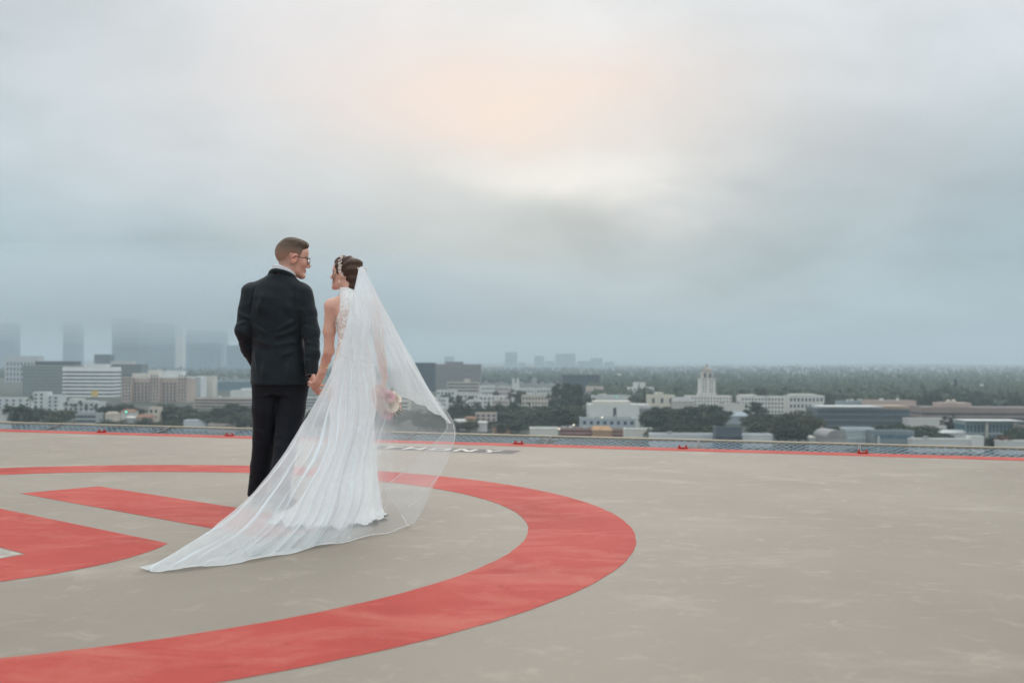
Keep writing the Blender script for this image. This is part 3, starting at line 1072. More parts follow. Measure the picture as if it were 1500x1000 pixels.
def palm_meshes():
    mb = MB()
    mb.tube([(0, 0, 0), (.01, 0, .3), (-.01, 0, .6), (0, 0, .86)], [.018, .013, .011, .012], 7)
    tr = mb.me('trunk', True)
    tr.materials.append(M_BARK)
    r = random.Random(5)
    vs, fs = [], []
    for i in range(34):
        a = r.uniform(0, 6.28)
        up = r.uniform(-.5, 1.0)
        L = r.uniform(.12, .17)
        pr_ = None
        for k in range(5):
            q = k / 4
            rad = L * q
            z = .86 + L * (up * q - 1.0 * q * q)
            wd = .016 * (1 - q) + .004
            p = Vector((math.cos(a) * rad, math.sin(a) * rad, z))
            s = Vector((-math.sin(a), math.cos(a), 0)) * wd
            vs += [p - s, p + s]
            if k:
                b = len(vs) - 4
                fs.append((b, b + 1, b + 3, b + 2))
    me = mesh('crown', vs, fs)
    me.materials.append(M_LEAF)
    return tr, me


PALM_T, PALM_C = palm_meshes()


def tree(px, ytop, D, wpx, kind, label, group, red=False, name=None):
    h = 1.0 + (hor(px) - ytop) / FPX * D - GZ
    X = (px - 750) / FPX * D
    root = empty(name or {'cone': 'conifer', 'palm': 'palm_tree'}.get(kind, 'tree'), (X, D, GZ), rng.uniform(0, 6.28))
    tag(root, label, 'tree', group)
    if kind == 'palm':
        t_ = obj('trunk', PALM_T, None, root)
        c_ = obj('crown', PALM_C, None, root)
        for o in (t_, c_):
            o.scale = (h * 1.1, h * 1.1, h)
        return
    w = wpx / FPX * D * {'round': 1.5, 'tall': 1.8, 'cone': 1.45}[kind]
    t_ = obj('trunk', rng.choice(TRUNK), None, root)
    t_.scale = (h * .9, h * .9, h)
    me = rng.choice(CROWN[kind])
    if red:
        me = me.copy()
        me.materials.clear()
        me.materials.append(M_LEAFR)
    c_ = obj('crown', me, None, root)
    c_.scale = (w, w, h)


def clump(label, group, spec, kind='round'):
    for (px, ytop, D, wpx, *k) in spec:
        tree(px, ytop, D, wpx, k[0] if k else kind, label, group)


def spread(x0, x1, y0, y1, D0, D1, n, w0, w1, kinds):
    out = []
    n = int(n * 1.5)
    for i in range(n):
        px = x0 + (x1 - x0) * (i + rng.uniform(.15, .85)) / n
        out.append((px, rng.uniform(y0, y1), rng.uniform(D0, D1), rng.uniform(w0, w1), rng.choice(kinds)))
    return out


clump('dark round tree in the belt below the white apartment wings', 'trees below the apartment wings', spread(12, 100, 591, 604, 770, 900, 11, 24, 36, ['round', 'round', 'tall']))
clump('tall palm rising over the white stepped apartments', 'palms by the stepped apartments', [(97, 585, 880, 10, 'palm'), (110, 588, 860, 10, 'palm'), (119, 583, 890, 10, 'palm'), (128, 591, 850, 10, 'palm'), (140, 590, 860, 10, 'palm'), (46, 576, 900, 10, 'palm')])
clump('dark tree in the clump between steep gable house and hotel', 'trees before the hotel', spread(148, 205, 586, 600, 830, 980, 8, 20, 32, ['round', 'tall']))
clump('low bushy tree between the small houses before the net', 'trees among the small houses', spread(150, 262, 607, 618, 720, 770, 9, 16, 28, ['round']))
clump('dark broad tree in the large clump beside the groom', 'large clump beside the groom', spread(238, 395, 589, 603, 790, 930, 16, 28, 44, ['round', 'round', 'tall']) + spread(300, 395, 604, 612, 750, 780, 5, 26, 36, ['round']))
clump('tree glimpsed behind the couple and the veil', 'trees behind the couple', spread(400, 640, 592, 612, 760, 980, 20, 24, 38, ['round', 'tall']))
clump('dark tree in the wooded slope beside the veil edge', 'wooded slope by the veil', spread(640, 770, 585, 606, 850, 1040, 18, 24, 38, ['round', 'round', 'tall', 'cone']) + spread(640, 765, 608, 622, 750, 820, 8, 22, 34, ['round']))
clump('slim dark cypress in the white low district', 'cypresses of the low district', [(745, 571, 1150, 14, 'cone'), (756, 569, 1160, 22, 'tall'), (733, 584, 1060, 12, 'cone'), (716, 586, 1040, 12, 'cone'), (775, 588, 1000, 14, 'cone'), (699, 588, 1030, 12, 'tall')])
clump('tall dark eucalyptus in the stand behind the beige school', 'eucalyptus stand', [(814, 562, 1000, 20, 'tall'), (823, 560, 1010, 22, 'tall'), (832, 559, 1000, 24, 'tall'), (841, 560, 1005, 22, 'tall'), (849, 563, 1000, 18, 'tall'), (828, 568, 960, 30, 'round'), (842, 570, 965, 26, 'round')])
clump('broad dark tree of the belt before the department store', 'belt before the department store', spread(740, 866, 590, 606, 800, 960, 16, 28, 42, ['round', 'round', 'tall']) + [(758, 613, 740, 34, 'round'), (790, 612, 750, 34, 'round'), (738, 616, 735, 30, 'round')])
clump('dark conifer beside the white hilltop villa', 'conifers by the villa', [(944, 565, 1120, 20, 'cone'), (933, 573, 1100, 16, 'round'), (953, 571, 1110, 14, 'cone'), (926, 575, 1110, 14, 'round')])
clump('small tree along the street by the low white shops', 'street trees by the white shops', [(888, 574, 1230, 12, 'round'), (866, 582, 1050, 16, 'tall'), (872, 584, 1040, 14, 'round'), (915, 579, 1180, 10, 'round'), (657, 572, 1180, 14, 'round'), (672, 574, 1190, 10, 'round'), (690, 576, 1160, 12, 'round'), (714, 575, 1200, 10, 'round'), (782, 574, 1200, 12, 'round'), (794, 576, 1180, 12, 'round'), (727, 568, 1300, 9, 'round'), (648, 578, 1120, 14, 'tall')])
clump('brown green tree in the broad grove before the city hall', 'grove before the city hall', spread(948, 1056, 592, 606, 720, 860, 15, 30, 44, ['round', 'round', 'tall']) + [(1030, 583, 830, 40, 'round'), (1043, 585, 825, 36, 'round'), (1018, 590, 820, 34, 'round')] + spread(955, 1050, 610, 620, 670, 700, 6, 26, 36, ['round']))
clump('dark tree of the tall pair beside the civic block', 'tall trees beside the civic block', [(1100, 590, 840, 26, 'tall'), (1109, 588, 830, 28, 'tall'), (1119, 598, 790, 34, 'round'), (1098, 602, 780, 30, 'round'), (1128, 606, 740, 32, 'round'), (1108, 614, 700, 34, 'round')])
clump('large spreading ficus in front of the dark glass office', 'ficus trees', [(1152, 597, 680, 40, 'round'), (1170, 592, 670, 50, 'round'), (1186, 598, 660, 44, 'round'), (1160, 610, 640, 44, 'round'), (1190, 615, 640, 34, 'round'), (1140, 604, 690, 34, 'tall')])
clump('yellow green tree beside the tan entrance block', 'light trees by the entrance block', [(1199, 620, 650, 20, 'round'), (1206, 628, 640, 16, 'round')])
clump('low tree planted along the dark glass office front', 'trees along the glass office', [(1228, 619, 720, 22, 'round'), (1252, 621, 710, 18, 'round'), (1290, 617, 730, 26, 'round'), (1306, 616, 735, 28, 'round'), (1322, 615, 740, 26, 'round'), (1275, 622, 700, 16, 'round')])
clump('very dark dense tree in the mass below the white wall building', 'dark mass of trees', [(1330, 620, 690, 36, 'round'), (1345, 617, 680, 40, 'round'), (1362, 618, 680, 42, 'round'), (1376, 622, 670, 34, 'round'), (1352, 626, 650, 40, 'round'), (1384, 629, 660, 26, 'round'), (1332, 629, 650, 28, 'round')])
clump('tall dark tree standing before the pinkish brown office', 'trees before the brown office', [(1391, 608, 720, 26, 'tall'), (1403, 612, 710, 28, 'round'), (1396, 605, 740, 24, 'cone'), (1412, 618, 690, 26, 'round')])
clump('bushy tree crowding the modern pavilion', 'trees around the pavilion', [(1452, 634, 620, 26, 'round'), (1478, 625, 640, 30, 'round'), (1492, 618, 650, 34, 'round'), (1506, 622, 640, 34, 'round'), (1488, 630, 615, 26, 'round'), (1440, 640, 610, 16, 'round')])
tree(1468, 632, 612, 26, 'round', 'red leaved tree beside the modern pavilion', None, True)
clump('grey green tree of the woods rising behind the civic block', 'woods behind the civic block', spread(1080, 1205, 566, 582, 1100, 1350, 14, 16, 28, ['round', 'round', 'tall']))
clump('grey green tree of the woods behind the dark glass office', 'woods behind the glass office', spread(1205, 1350, 566, 586, 1010, 1350, 16, 16, 28, ['round', 'round', 'tall']))
clump('grey green tree of the woods behind the pinkish brown office', 'woods behind the brown office', spread(1350, 1505, 566, 590, 1010, 1350, 16, 16, 28, ['round', 'round', 'tall']))
clump('hazy tree of the woods between slate office and city hall', 'woods behind the villa', spread(880, 1080, 560, 574, 1300, 1700, 22, 14, 20, ['round', 'tall']))
clump('tall conifer standing above the wooded hillside', 'conifers in the woods', [(1400, 553, 1300, 20, 'cone'), (1389, 559, 1280, 26, 'round'), (1382, 561, 1290, 24, 'round'), (1411, 563, 1280, 22, 'round')])


def far_woods():
    """The wood that closes the view: thousands of crowns in one sheet."""
    r = np.random.RandomState(3)
    ico = []
    t_ = (1 + 5 ** .5) / 2
    for a, b in ((-1, t_), (1, t_), (-1, -t_), (1, -t_)):
        ico += [(a, b, 0), (0, a, b), (b, 0, a)]
    iv = np.array(ico, float)
    iv /= np.linalg.norm(iv[0])
    fc = []
    for i in range(12):
        for j in range(i + 1, 12):
            for k in range(j + 1, 12):
                d = [np.linalg.norm(iv[i] - iv[j]), np.linalg.norm(iv[j] - iv[k]), np.linalg.norm(iv[i] - iv[k])]
                if max(d) < 1.1:
                    nrm = np.cross(iv[j] - iv[i], iv[k] - iv[i])
                    fc.append((i, j, k) if nrm.dot(iv[i]) > 0 else (i, k, j))
    fc = np.array(fc)
    V, F = [], []
    n = 0
    spots = []
    for _ in range(11000):
        D = 1150 * math.exp(r.uniform(0, 1.85))
        px = r.uniform(-150, 1650)
        if px < 860 and D < 2300:
            continue
        if px < 640 and D < 2600:
            continue
        spots.append((px, D))
    for px, D in spots:
        nb = 4 if D < 2200 else (3 if D < 3500 else 2)
        hgt = r.uniform(9, 19)
        wd = r.uniform(4, 7.5)
        X = (px - 750) / FPX * D
        rise = max(0, (D - 2600) / 4500) * 16 * max(0, min(1, (px - 700) / 500))
        for b in range(nb):
            off = r.normal(size=3) * np.array([wd * .45, wd * .45, hgt * .14])
            sc = np.array([wd * r.uniform(.5, .8), wd * r.uniform(.5, .8), hgt * r.uniform(.25, .42)])
            if b == 0 and r.rand() < .25:
                sc[2] *= 1.7
                sc[:2] *= .6
            V.append(iv * (1 + r.uniform(-.28, .28, (12, 1))) * sc + off + np.array([X, D, GZ + rise + hgt * .6]))
            F.append(fc + n)
            n += 12
    return np_mesh('wood', np.concatenate(V), np.concatenate(F), False)


t = NT('wood_foliage')
v_ = t.coord('Object')
t.set(t.mix(t.noise(v_, .05, 4, .7), lin('#2f3c34'), lin('#56604a')), .85, spec=.1)
fw = obj('wood', far_woods(), t.m)
tag(fw, 'far grey green woods filling the plain up to the horizon', 'woods', kind='stuff')
# low hills behind everything
vs, fs = [], []
for i in range(81):
    X = -9000 + 18000 * i / 80
    hz = 14 + 10 * math.sin(i * .35) + 7 * math.sin(i * .9 + 1) + max(0, (X - 500) / 4500) * 16
    vs += [(X, 8200, GZ - 1), (X, 9200, GZ + hz), (X, 11000, GZ + hz)]
for i in range(80):
    for k in (0, 1):
        a = 3 * i + k
        fs.append((a, a + 3, a + 4, a + 1))
hl = obj('hills', mesh('hills', vs, fs, True), plain('#4c5a50', .95, .2, .003))
tag(hl, 'low wooded hills fading on the horizon', kind='structure')

# traffic lights that show green between the trees


def lamp_mat(name, col, s):
    t = NT(name)
    t.set(lin('#203028'), .4)
    t.put(t.b.inputs['Emission Color'], lin(col))
    t.b.inputs['Emission Strength'].default_value = s
    return t.m


M_GO = lamp_mat('green_signal', '#5fe8c8', 3.0)
M_LAMP = lamp_mat('street_lamp_glow', '#fff4d8', 3.0)


def signal(px, py, D, mat, label, name, cat, rad):
    p = at(px, py, D)
    root = empty(name, (p.x, p.y, GZ))
    tag(root, label, cat)
    h = p.z - GZ
    MB().tube([(0, 0, 0), (0, 0, h + .8)], [.14, .1], 7).build('post', M_FRAME, root)
    MB().box(-rad * 1.3, rad * 1.3, .02, .4, h - rad * 1.6, h + rad * 1.6).build('housing', plain('#30353a'), root)
    MB().tube([(0, .018, h), (0, -.25, h)], rad, 10).build('lens', mat, root)


signal(186, 603, 735, M_GO, 'traffic signal shining green before the small houses', 'traffic_light', 'traffic light', .55)
signal(903, 580.5, 1020, M_GO, 'pale green signal above the low white shop row', 'traffic_light', 'traffic light', .5)
signal(841, 622, 700, M_LAMP, 'lit street lamp at the hedge by the maroon shops', 'street_lamp', 'street lamp', .4)
signal(819.5, 627.5, 692, M_LAMP, 'lit lamp at the corner of the cream hall', 'street_lamp', 'street lamp', .38)
signal(882.5, 611, 735, M_LAMP, 'round lamp glowing on the roof garden wing', 'street_lamp', 'street lamp', .42)

# ---------------------------------------------------------------- haze
t = NT('haze_air')
t.t.nodes.remove(t.b)
pvn = t.n('ShaderNodeVolumePrincipled')
pvn.inputs['Color'].default_value = (.68, .82, .90, 1)
pvn.inputs['Density'].default_value = 0.00016
pvn.inputs['Anisotropy'].default_value = 0.0
t.l(pvn.outputs[0], t.out.inputs['Volume'])
hz = MB().box(-15000, 15000, -1500, 13000, GZ - 1.5, 260).build('haze', t.m)
tag(hz, 'pale marine haze over the whole city', 'haze', kind='stuff')

# low cloud in which the far tower tops are lost


def fog_bank(c, r, seed):
    rr = np.random.RandomState(seed)
    vs, fs = [], []
    nu_, nv_ = 36, 18
    for j in range(nv_ + 1):
        b = math.pi * j / nv_
        for i in range(nu_):
            a = 2 * math.pi * i / nu_
            w = 1 + .10 * math.sin(3 * a + seed) * math.sin(b) + .06 * math.sin(5 * a + 2 * b)
            vs.append((c[0] + r[0] * w * math.cos(a) * math.sin(b), c[1] + r[1] * w * math.sin(a) * math.sin(b), c[2] - r[2] * math.cos(b) * (1 + .05 * math.sin(4 * a))))
    for j in range(nv_):
        for i in range(nu_):
            i2 = (i + 1) % nu_
            fs.append((j * nu_ + i, j * nu_ + i2, (j + 1) * nu_ + i2, (j + 1) * nu_ + i))
    return mesh('low_cloud', vs, fs, True)


t = NT('low_cloud_air')
t.t.nodes.remove(t.b)
pv2 = t.n('ShaderNodeVolumePrincipled')
pv2.inputs['Color'].default_value = (.78, .88, .93, 1)
pv2.inputs['Density'].default_value = 0.00055
t.l(pv2.outputs[0], t.out.inputs['Volume'])
for k, (rx, ry, rz_) in enumerate(((2100, 760, 205), (1700, 600, 170), (1350, 460, 135))):
    lc = obj('low_cloud', fog_bank((-1500, 4400, 262), (rx, ry, rz_), 2 + k), t.m)
    tag(lc, 'layer of the low grey cloud bank swallowing the far tower tops', 'cloud', 'low cloud bank', kind='stuff')
# ---------------------------------------------------------------- figures: distance fields turned into skins
class Field:
    """A sampled distance field; shapes are blended in, then skinned with surface nets."""

    def __init__(s, lo, hi, h):
        s.lo = np.array(lo, np.float32)
        s.h = h
        s.n = np.ceil((np.array(hi) - s.lo) / h).astype(int) + 1
        s.f = np.full(s.n, .08, np.float32)

    def win(s, lo, hi):
        a = np.clip(np.floor((np.array(lo) - s.lo) / s.h).astype(int), 0, s.n - 1)
        b = np.clip(np.ceil((np.array(hi) - s.lo) / s.h).astype(int) + 1, 1, s.n)
        sl = tuple(slice(a[i], b[i]) for i in range(3))
        ax = [s.lo[i] + s.h * np.arange(a[i], b[i], dtype=np.float32) for i in range(3)]
        return sl, ax[0][:, None, None], ax[1][None, :, None], ax[2][None, None, :]

    def put(s, d, sl, k, op):
        a = s.f[sl]
        if op == 'sub':
            d = -d
            if k > 0:
                q = np.maximum(k - np.abs(a - d), 0) / k
                s.f[sl] = np.maximum(a, d) + q * q * k * .25
            else:
                s.f[sl] = np.maximum(a, d)
        else:
            if k > 0:
                q = np.maximum(k - np.abs(a - d), 0) / k
                s.f[sl] = np.minimum(a, d) - q * q * k * .25
            else:
                s.f[sl] = np.minimum(a, d)

    def cone(s, p0, p1, r0, r1, k=.02, op='add', flat=None):
        p0, p1 = np.array(p0, np.float32), np.array(p1, np.float32)
        m = max(r0, r1) + k + .03
        sl, X, Y, Z = s.win(np.minimum(p0, p1) - m, np.maximum(p0, p1) + m)
        d = p1 - p0
        L = float(d @ d) + 1e-12
        t = np.clip(((X - p0[0]) * d[0] + (Y - p0[1]) * d[1] + (Z - p0[2]) * d[2]) / L, 0, 1)
        q = np.sqrt((X - p0[0] - t * d[0]) ** 2 + (Y - p0[1] - t * d[1]) ** 2 + (Z - p0[2] - t * d[2]) ** 2) - (r0 + (r1 - r0) * t)
        s.put(q, sl, k, op)

    def chain(s, pts, rs, k=.02, op='add'):
        for i in range(len(pts) - 1):
            s.cone(pts[i], pts[i + 1], rs[i], rs[i + 1], k, op)

    def ell(s, c, r, k=.02, op='add', rot=None):
        c = np.array(c, np.float32)
        m = max(r) + k + .03
        sl, X, Y, Z = s.win(c - m, c + m)
        x, y, z = X - c[0], Y - c[1], Z - c[2]
        if rot is not None:
            M = np.array(rot.transposed() if hasattr(rot, 'transposed') else rot.T, np.float32)
            x, y, z = M[0][0] * x + M[0][1] * y + M[0][2] * z, M[1][0] * x + M[1][1] * y + M[1][2] * z, M[2][0] * x + M[2][1] * y + M[2][2] * z
        a = np.sqrt((x / r[0]) ** 2 + (y / r[1]) ** 2 + (z / r[2]) ** 2)
        b = np.sqrt((x / r[0] ** 2) ** 2 + (y / r[1] ** 2) ** 2 + (z / r[2] ** 2) ** 2) + 1e-6
        s.put(a * (a - 1) / b, sl, k, op)

    def loft(s, rows, k=.02, p=2.0, op='add', yaw=0.0):
        """rows: (z, cx, cy, half width, half depth), rising z; superellipse of power p."""
        rows = np.array(rows, np.float32)
        zz_ = rows[:, 0]
        m = .05
        ext = rows[:, 3:5].max() + m
        sl, X, Y, Z = s.win((rows[:, 1].min() - ext, rows[:, 2].min() - ext, zz_[0] - m), (rows[:, 1].max() + ext, rows[:, 2].max() + ext, zz_[-1] + m))
        zf = Z.ravel()

        def sm(col):
            return np.interp(zf, zz_, col).astype(np.float32)
        # smooth the profile a little
        ker = np.hanning(9)
        ker /= ker.sum()

        def prof(i):
            v = sm(rows[:, i])
            if len(v) > 20:
                v = np.convolve(np.pad(v, 4, 'edge'), ker, 'valid')
            return v[None, None, :].astype(np.float32)
        cx, cy, a, b = prof(1), prof(2), prof(3), prof(4)
        x, y = X - cx, Y - cy
        c_, s_ = math.cos(yaw), math.sin(yaw)
        x, y = c_ * x + s_ * y, -s_ * x + c_ * y
        q = (np.abs(x / a) ** p + np.abs(y / b) ** p) ** (1.0 / p)
        d = (q - 1) * np.minimum(a, b) * .95
        d = np.maximum(d, np.maximum(zz_[0] - Z, Z - zz_[-1]))
        s.put(d.astype(np.float32), sl, k, op)

    def fold(s, p0, p1, w, amp):
        """A soft ridge (amp > 0) or groove along a segment."""
        p0, p1 = np.array(p0, np.float32), np.array(p1, np.float32)
        m = 2.6 * w
        sl, X, Y, Z = s.win(np.minimum(p0, p1) - m, np.maximum(p0, p1) + m)
        d = p1 - p0
        L = float(d @ d) + 1e-12
        t0 = ((X - p0[0]) * d[0] + (Y - p0[1]) * d[1] + (Z - p0[2]) * d[2]) / L
        t = np.clip(t0, 0, 1)
        q = (X - p0[0] - t * d[0]) ** 2 + (Y - p0[1] - t * d[1]) ** 2 + (Z - p0[2] - t * d[2]) ** 2
        s.f[sl] -= (amp * np.exp(-q / (w * w)) * (.35 + .65 * np.sin(math.pi * t))).astype(np.float32)

    def cut(s, fn, k=0.0):
        """Keep only where fn(X, Y, Z) < 0."""
        sl, X, Y, Z = s.win(s.lo, s.lo + s.h * (s.n - 1))
        d = fn(X, Y, Z)
        s.put(-np.broadcast_to(d, s.f[sl].shape).astype(np.float32), sl, k, 'sub')

    def wobble(s, fn):
        sl, X, Y, Z = s.win(s.lo, s.lo + s.h * (s.n - 1))
        s.f[sl] += fn(X, Y, Z).astype(np.float32)

    def skin(s, name, relax=1):
        f = s.f
        f[0], f[-1], f[:, 0], f[:, -1], f[:, :, 0], f[:, :, -1] = .05, .05, .05, .05, .05, .05
        neg = f < 0
        nx, ny, nz = s.n - 1
        cnt = np.zeros((nx, ny, nz), np.int8)
        for i in (0, 1):
            for j in (0, 1):
                for k in (0, 1):
                    cnt += neg[i:nx + i, j:ny + j, k:nz + k]
        cell = np.argwhere((cnt > 0) & (cnt < 8))
        idx = np.full((nx, ny, nz), -1, np.int32)
        idx[cell[:, 0], cell[:, 1], cell[:, 2]] = np.arange(len(cell))
        acc = np.zeros((len(cell), 3), np.float64)
        num = np.zeros(len(cell))
        C = [(i, j, k) for i in (0, 1) for j in (0, 1) for k in (0, 1)]
        vals = {c: f[cell[:, 0] + c[0], cell[:, 1] + c[1], cell[:, 2] + c[2]] for c in C}
        for c in C:
            for ax in range(3):
                if c[ax] == 0:
                    e = list(c)
                    e[ax] = 1
                    a, b = vals[c], vals[tuple(e)]
                    m = (a < 0) != (b < 0)
                    t = np.where(m, a / np.where(m, a - b, 1), 0)
                    p = np.array(c, float)[None, :].repeat(len(cell), 0)
                    p[:, ax] += t
                    acc += p * m[:, None]
                    num += m
        V = s.lo + s.h * (cell + acc / num[:, None])
        Q = []
        for ax in range(3):
            u, v = (ax + 1) % 3, (ax + 2) % 3
            a = [slice(None)] * 3
            b = [slice(None)] * 3
            a[ax], b[ax] = slice(0, -1), slice(1, None)
            A, Bn = neg[tuple(a)], neg[tuple(b)]
            for flip, msk in ((0, A & ~Bn), (1, ~A & Bn)):
                e = np.argwhere(msk)
                e = e[(e[:, u] > 0) & (e[:, v] > 0) & (e[:, u] < s.n[u] - 1) & (e[:, v] < s.n[v] - 1)]
                q = []
                for du, dv in ((-1, -1), (0, -1), (0, 0), (-1, 0)):
                    c = e.copy()
                    c[:, u] += du
                    c[:, v] += dv
                    q.append(idx[c[:, 0], c[:, 1], c[:, 2]])
                q = np.stack(q, 1)
                Q.append(q[:, ::-1] if flip else q)
        Q = np.concatenate(Q)
        Q = Q[(Q >= 0).all(1)]
        for _ in range(relax):
            S = np.zeros_like(V)
            W_ = np.zeros(len(V))
            for i in range(4):
                np.add.at(S, Q[:, i], V[Q[:, (i + 1) % 4]] + V[Q[:, (i + 3) % 4]])
                np.add.at(W_, Q[:, i], 2)
            V = V * .5 + .5 * S / np.maximum(W_, 1)[:, None]
        return V.astype(np.float32), Q.astype(np.int32)


def paint(me, cols, name='tint'):
    at_ = me.color_attributes.new(name, 'FLOAT_COLOR', 'POINT')
    c = np.ones((len(cols), 4), np.float32)
    c[:, :3] = cols
    at_.data.foreach_set('color', c.ravel())


def head_into(F, M, c, s, female=False):
    """Head in its own frame: face towards +y, up +z; M turns it, c places it."""
    def P(x, y, z):
        return np.array(M @ Vector((x * s, y * s, z * s))) + c

    def rr(*a):
        return tuple(q * s for q in a)
    F.ell(P(0, -.014, .035), rr(.077, .098, .087), .02, rot=M)
    F.ell(P(0, .028, -.030), rr(.060, .066, .080), .03, rot=M)
    for sx in (-1, 1):
        F.cone(P(sx * .050, -.002, -.060), P(sx * .018, .070, -.098), .020 * s, .017 * s, .02)
        F.ell(P(sx * .040, .062, -.022), rr(.024, .022, .024), .02, rot=M)
    F.ell(P(0, .080, -.098), rr(.024, .020, .018), .018, rot=M)
    F.ell(P(0, .082, .020), rr(.048, .014, .013), .014, rot=M)
    F.ell(P(0, .070, .050), rr(.052, .028, .035), .02, rot=M)
    F.cone(P(0, .092, .006), P(0, .114, -.028), .0085 * s, .0115 * s, .010)
    F.ell(P(0, .101, -.035), rr(.017, .012, .008), .008, rot=M)
    F.ell(P(0, .0905, -.060), rr(.023, .010, .006), .006, rot=M)
    F.ell(P(0, .0885, -.071), rr(.020, .010, .0065), .006, rot=M)
    for sx in (-1, 1):
        F.ell(P(sx * .031, .100, .001), rr(.016, .015, .010), .010, 'sub', rot=M)
        F.ell(P(sx * .031, .081, .001), rr(.0125, .0125, .0125), .003, rot=M)
        E = M @ Matrix.Rotation(R(-12), 3, 'X') @ Matrix.Rotation(R(sx * -22), 3, 'Z')
        F.ell(P(sx * .081, -.006, -.004), rr(.009, .019, .033), .006, rot=E)
        F.ell(P(sx * .089, .000, .002), rr(.006, .010, .018), .004, 'sub', rot=E)
    return P


def hand_into(F, wrist, d, nrm, side, s=1.0, curl=(20, 35, 30), thumb=35.0, spread=6.0, rad=1.0, tsplay=0.0):
    """A hand: d points along the fingers, nrm out of the palm, side = +1 when the thumb lies along d x nrm."""
    d = Vector(d).normalized()
    nrm = (Vector(nrm) - d * Vector(nrm).dot(d)).normalized()
    lat = d.cross(nrm).normalized() * side
    w = Vector(wrist)
    L = .092 * s
    for q in (-.028, -.010, .010, .028):
        F.cone(w + lat * q * .75 * s, w + d * L + lat * q * s, .013 * s, .0115 * s, .012)
    base = [(.031, .0, 1.0), (.0105, .004, 1.1), (-.0105, .002, 1.03), (-.031, -.008, .82)]
    for i, (q, ad, ln) in enumerate(base):
        p = w + d * (L + ad * s) + lat * q * s
        dirv = d.copy()
        rot = Matrix.Rotation(R(spread * (1.5 - i) / 1.5), 3, nrm * (-side))
        dirv = rot @ dirv
        for j, seg in enumerate((.043, .027, .021)):
            a = R(curl[j] + 3 * i)
            dirv = (dirv * math.cos(a) + (nrm - dirv * nrm.dot(dirv)).normalized() * math.sin(a)).normalized() if abs(nrm.dot(dirv)) < .98 else (Matrix.Rotation(-a, 3, lat * side) @ dirv)
            p2 = p + dirv * seg * ln * s
            F.cone(p, p2, (.0095 - .0009 * j) * s * rad, (.0088 - .0009 * j) * s * rad, .004)
            p = p2
    p = w + d * .022 * s + lat * .026 * s + nrm * .006 * s
    a = R(thumb)
    dirv = (d * math.cos(a) + lat * math.sin(a) + nrm * .35).normalized()
    for j, seg in enumerate((.040, .032, .025)):
        p2 = p + dirv * seg * s
        F.cone(p, p2, (.0135 - .0018 * j) * s, (.0118 - .0016 * j) * s, .008)
        dirv = (dirv + d * .35 + nrm * (.15 + tsplay)).normalized()
        p = p2


def to_obj(name, V, Q, mat, parent, smooth=True):
    return obj(name, np_mesh(name, V, Q, smooth), mat, parent)


# ---- figure materials
def skin_material(name, c):
    t = NT(name)
    at_ = t.n('ShaderNodeAttribute', attribute_name='tint')
    v = t.coord('Object')
    n = t.noise(v, 28, 4, .6)
    base = t.mix(1.0, at_.outputs['Color'], t.ramp(n, [(.3, .93), (.7, 1.06)]), 'MULTIPLY')
    t.set(base, .5, spec=.35)
    t.b.inputs['Subsurface Weight'].default_value = .12
    t.b.inputs['Subsurface Radius'].default_value = (.02, .008, .004)
    t.b.inputs['Subsurface Scale'].default_value = .3
    return t.m


def cloth_material(name, c, weave=900, rough=.85, sheen=.25, bump=.25, c2=None):
    t = NT(name)
    v = t.coord('Object')
    n = t.noise(v, 9, 4, .6)
    f = t.noise(v, weave, 2, .5)
    lo = tuple(x * .85 for x in c)
    hi = tuple(x * 1.15 for x in c)
    t.set(t.mix(t.math('MULTIPLY', f, .3), t.ramp(n, [(.3, lo), (.7, hi)]), c2 or tuple(x * 1.6 for x in c)), rough, spec=.2)
    t.b.inputs['Sheen Weight'].default_value = sheen
    t.b.inputs['Sheen Roughness'].default_value = .5
    t.bump(t.math('ADD', t.math('MULTIPLY', t.noise(v, 22, 4, .6), 1.0), t.math('MULTIPLY', f, .15)), bump, .006)
    return t.m


M_SKIN = skin_material('skin', None)
M_SUIT = cloth_material('charcoal_suit_cloth', lin('#121d23'), rough=.58, sheen=.1)
M_TROU = cloth_material('dark_trouser_cloth', lin('#0d141c'), rough=.6, sheen=.04)
M_SHIRT = cloth_material('white_shirt_cotton', lin('#cfd3d8'), 600, .8, .1, .1)
M_SHOE = plain('#15171a', .35, .2, 8.0, .5)
M_BLACK = plain('#101214', .35, .1, 20.0, .5)
M_GOLD = plain('#dcb88a', .3, .1, 20.0, .5, .5)


def hair_material(name, c0, c1, tint=False):
    t = NT(name)
    v = t.coord('Object', scale=(1, 1, .35))
    n = t.noise(v, 90, 3, .6, .4)
    n2 = t.noise(v, 9, 4, .6, .6)
    col = t.mix(t.math('MULTIPLY_ADD', n, 1.3, -.15, clamp=True), lin(c0), lin(c1))
    col = t.mix(t.math('MULTIPLY', n2, .5), col, lin(c0))
    if tint:
        at_ = t.n('ShaderNodeAttribute', attribute_name='tint')
        col = t.mix(at_.outputs['Fac'], col, lin('#a98873'))
    t.set(col, .45, spec=.35)
    t.bump(n, .9, .006)
    return t.m


M_HAIRM = hair_material('short_brown_hair', '#35291f', '#6b5641', True)
M_HAIRF = hair_material('pinned_brown_hair', '#1c120d', '#6d4f3b')

SKIN_M, SKIN_F = np.array(lin('#d3a391')), np.array(lin('#dbae9b'))
LIP_M, LIP_F = np.array(lin('#b56f65')), np.array(lin('#b25a58'))


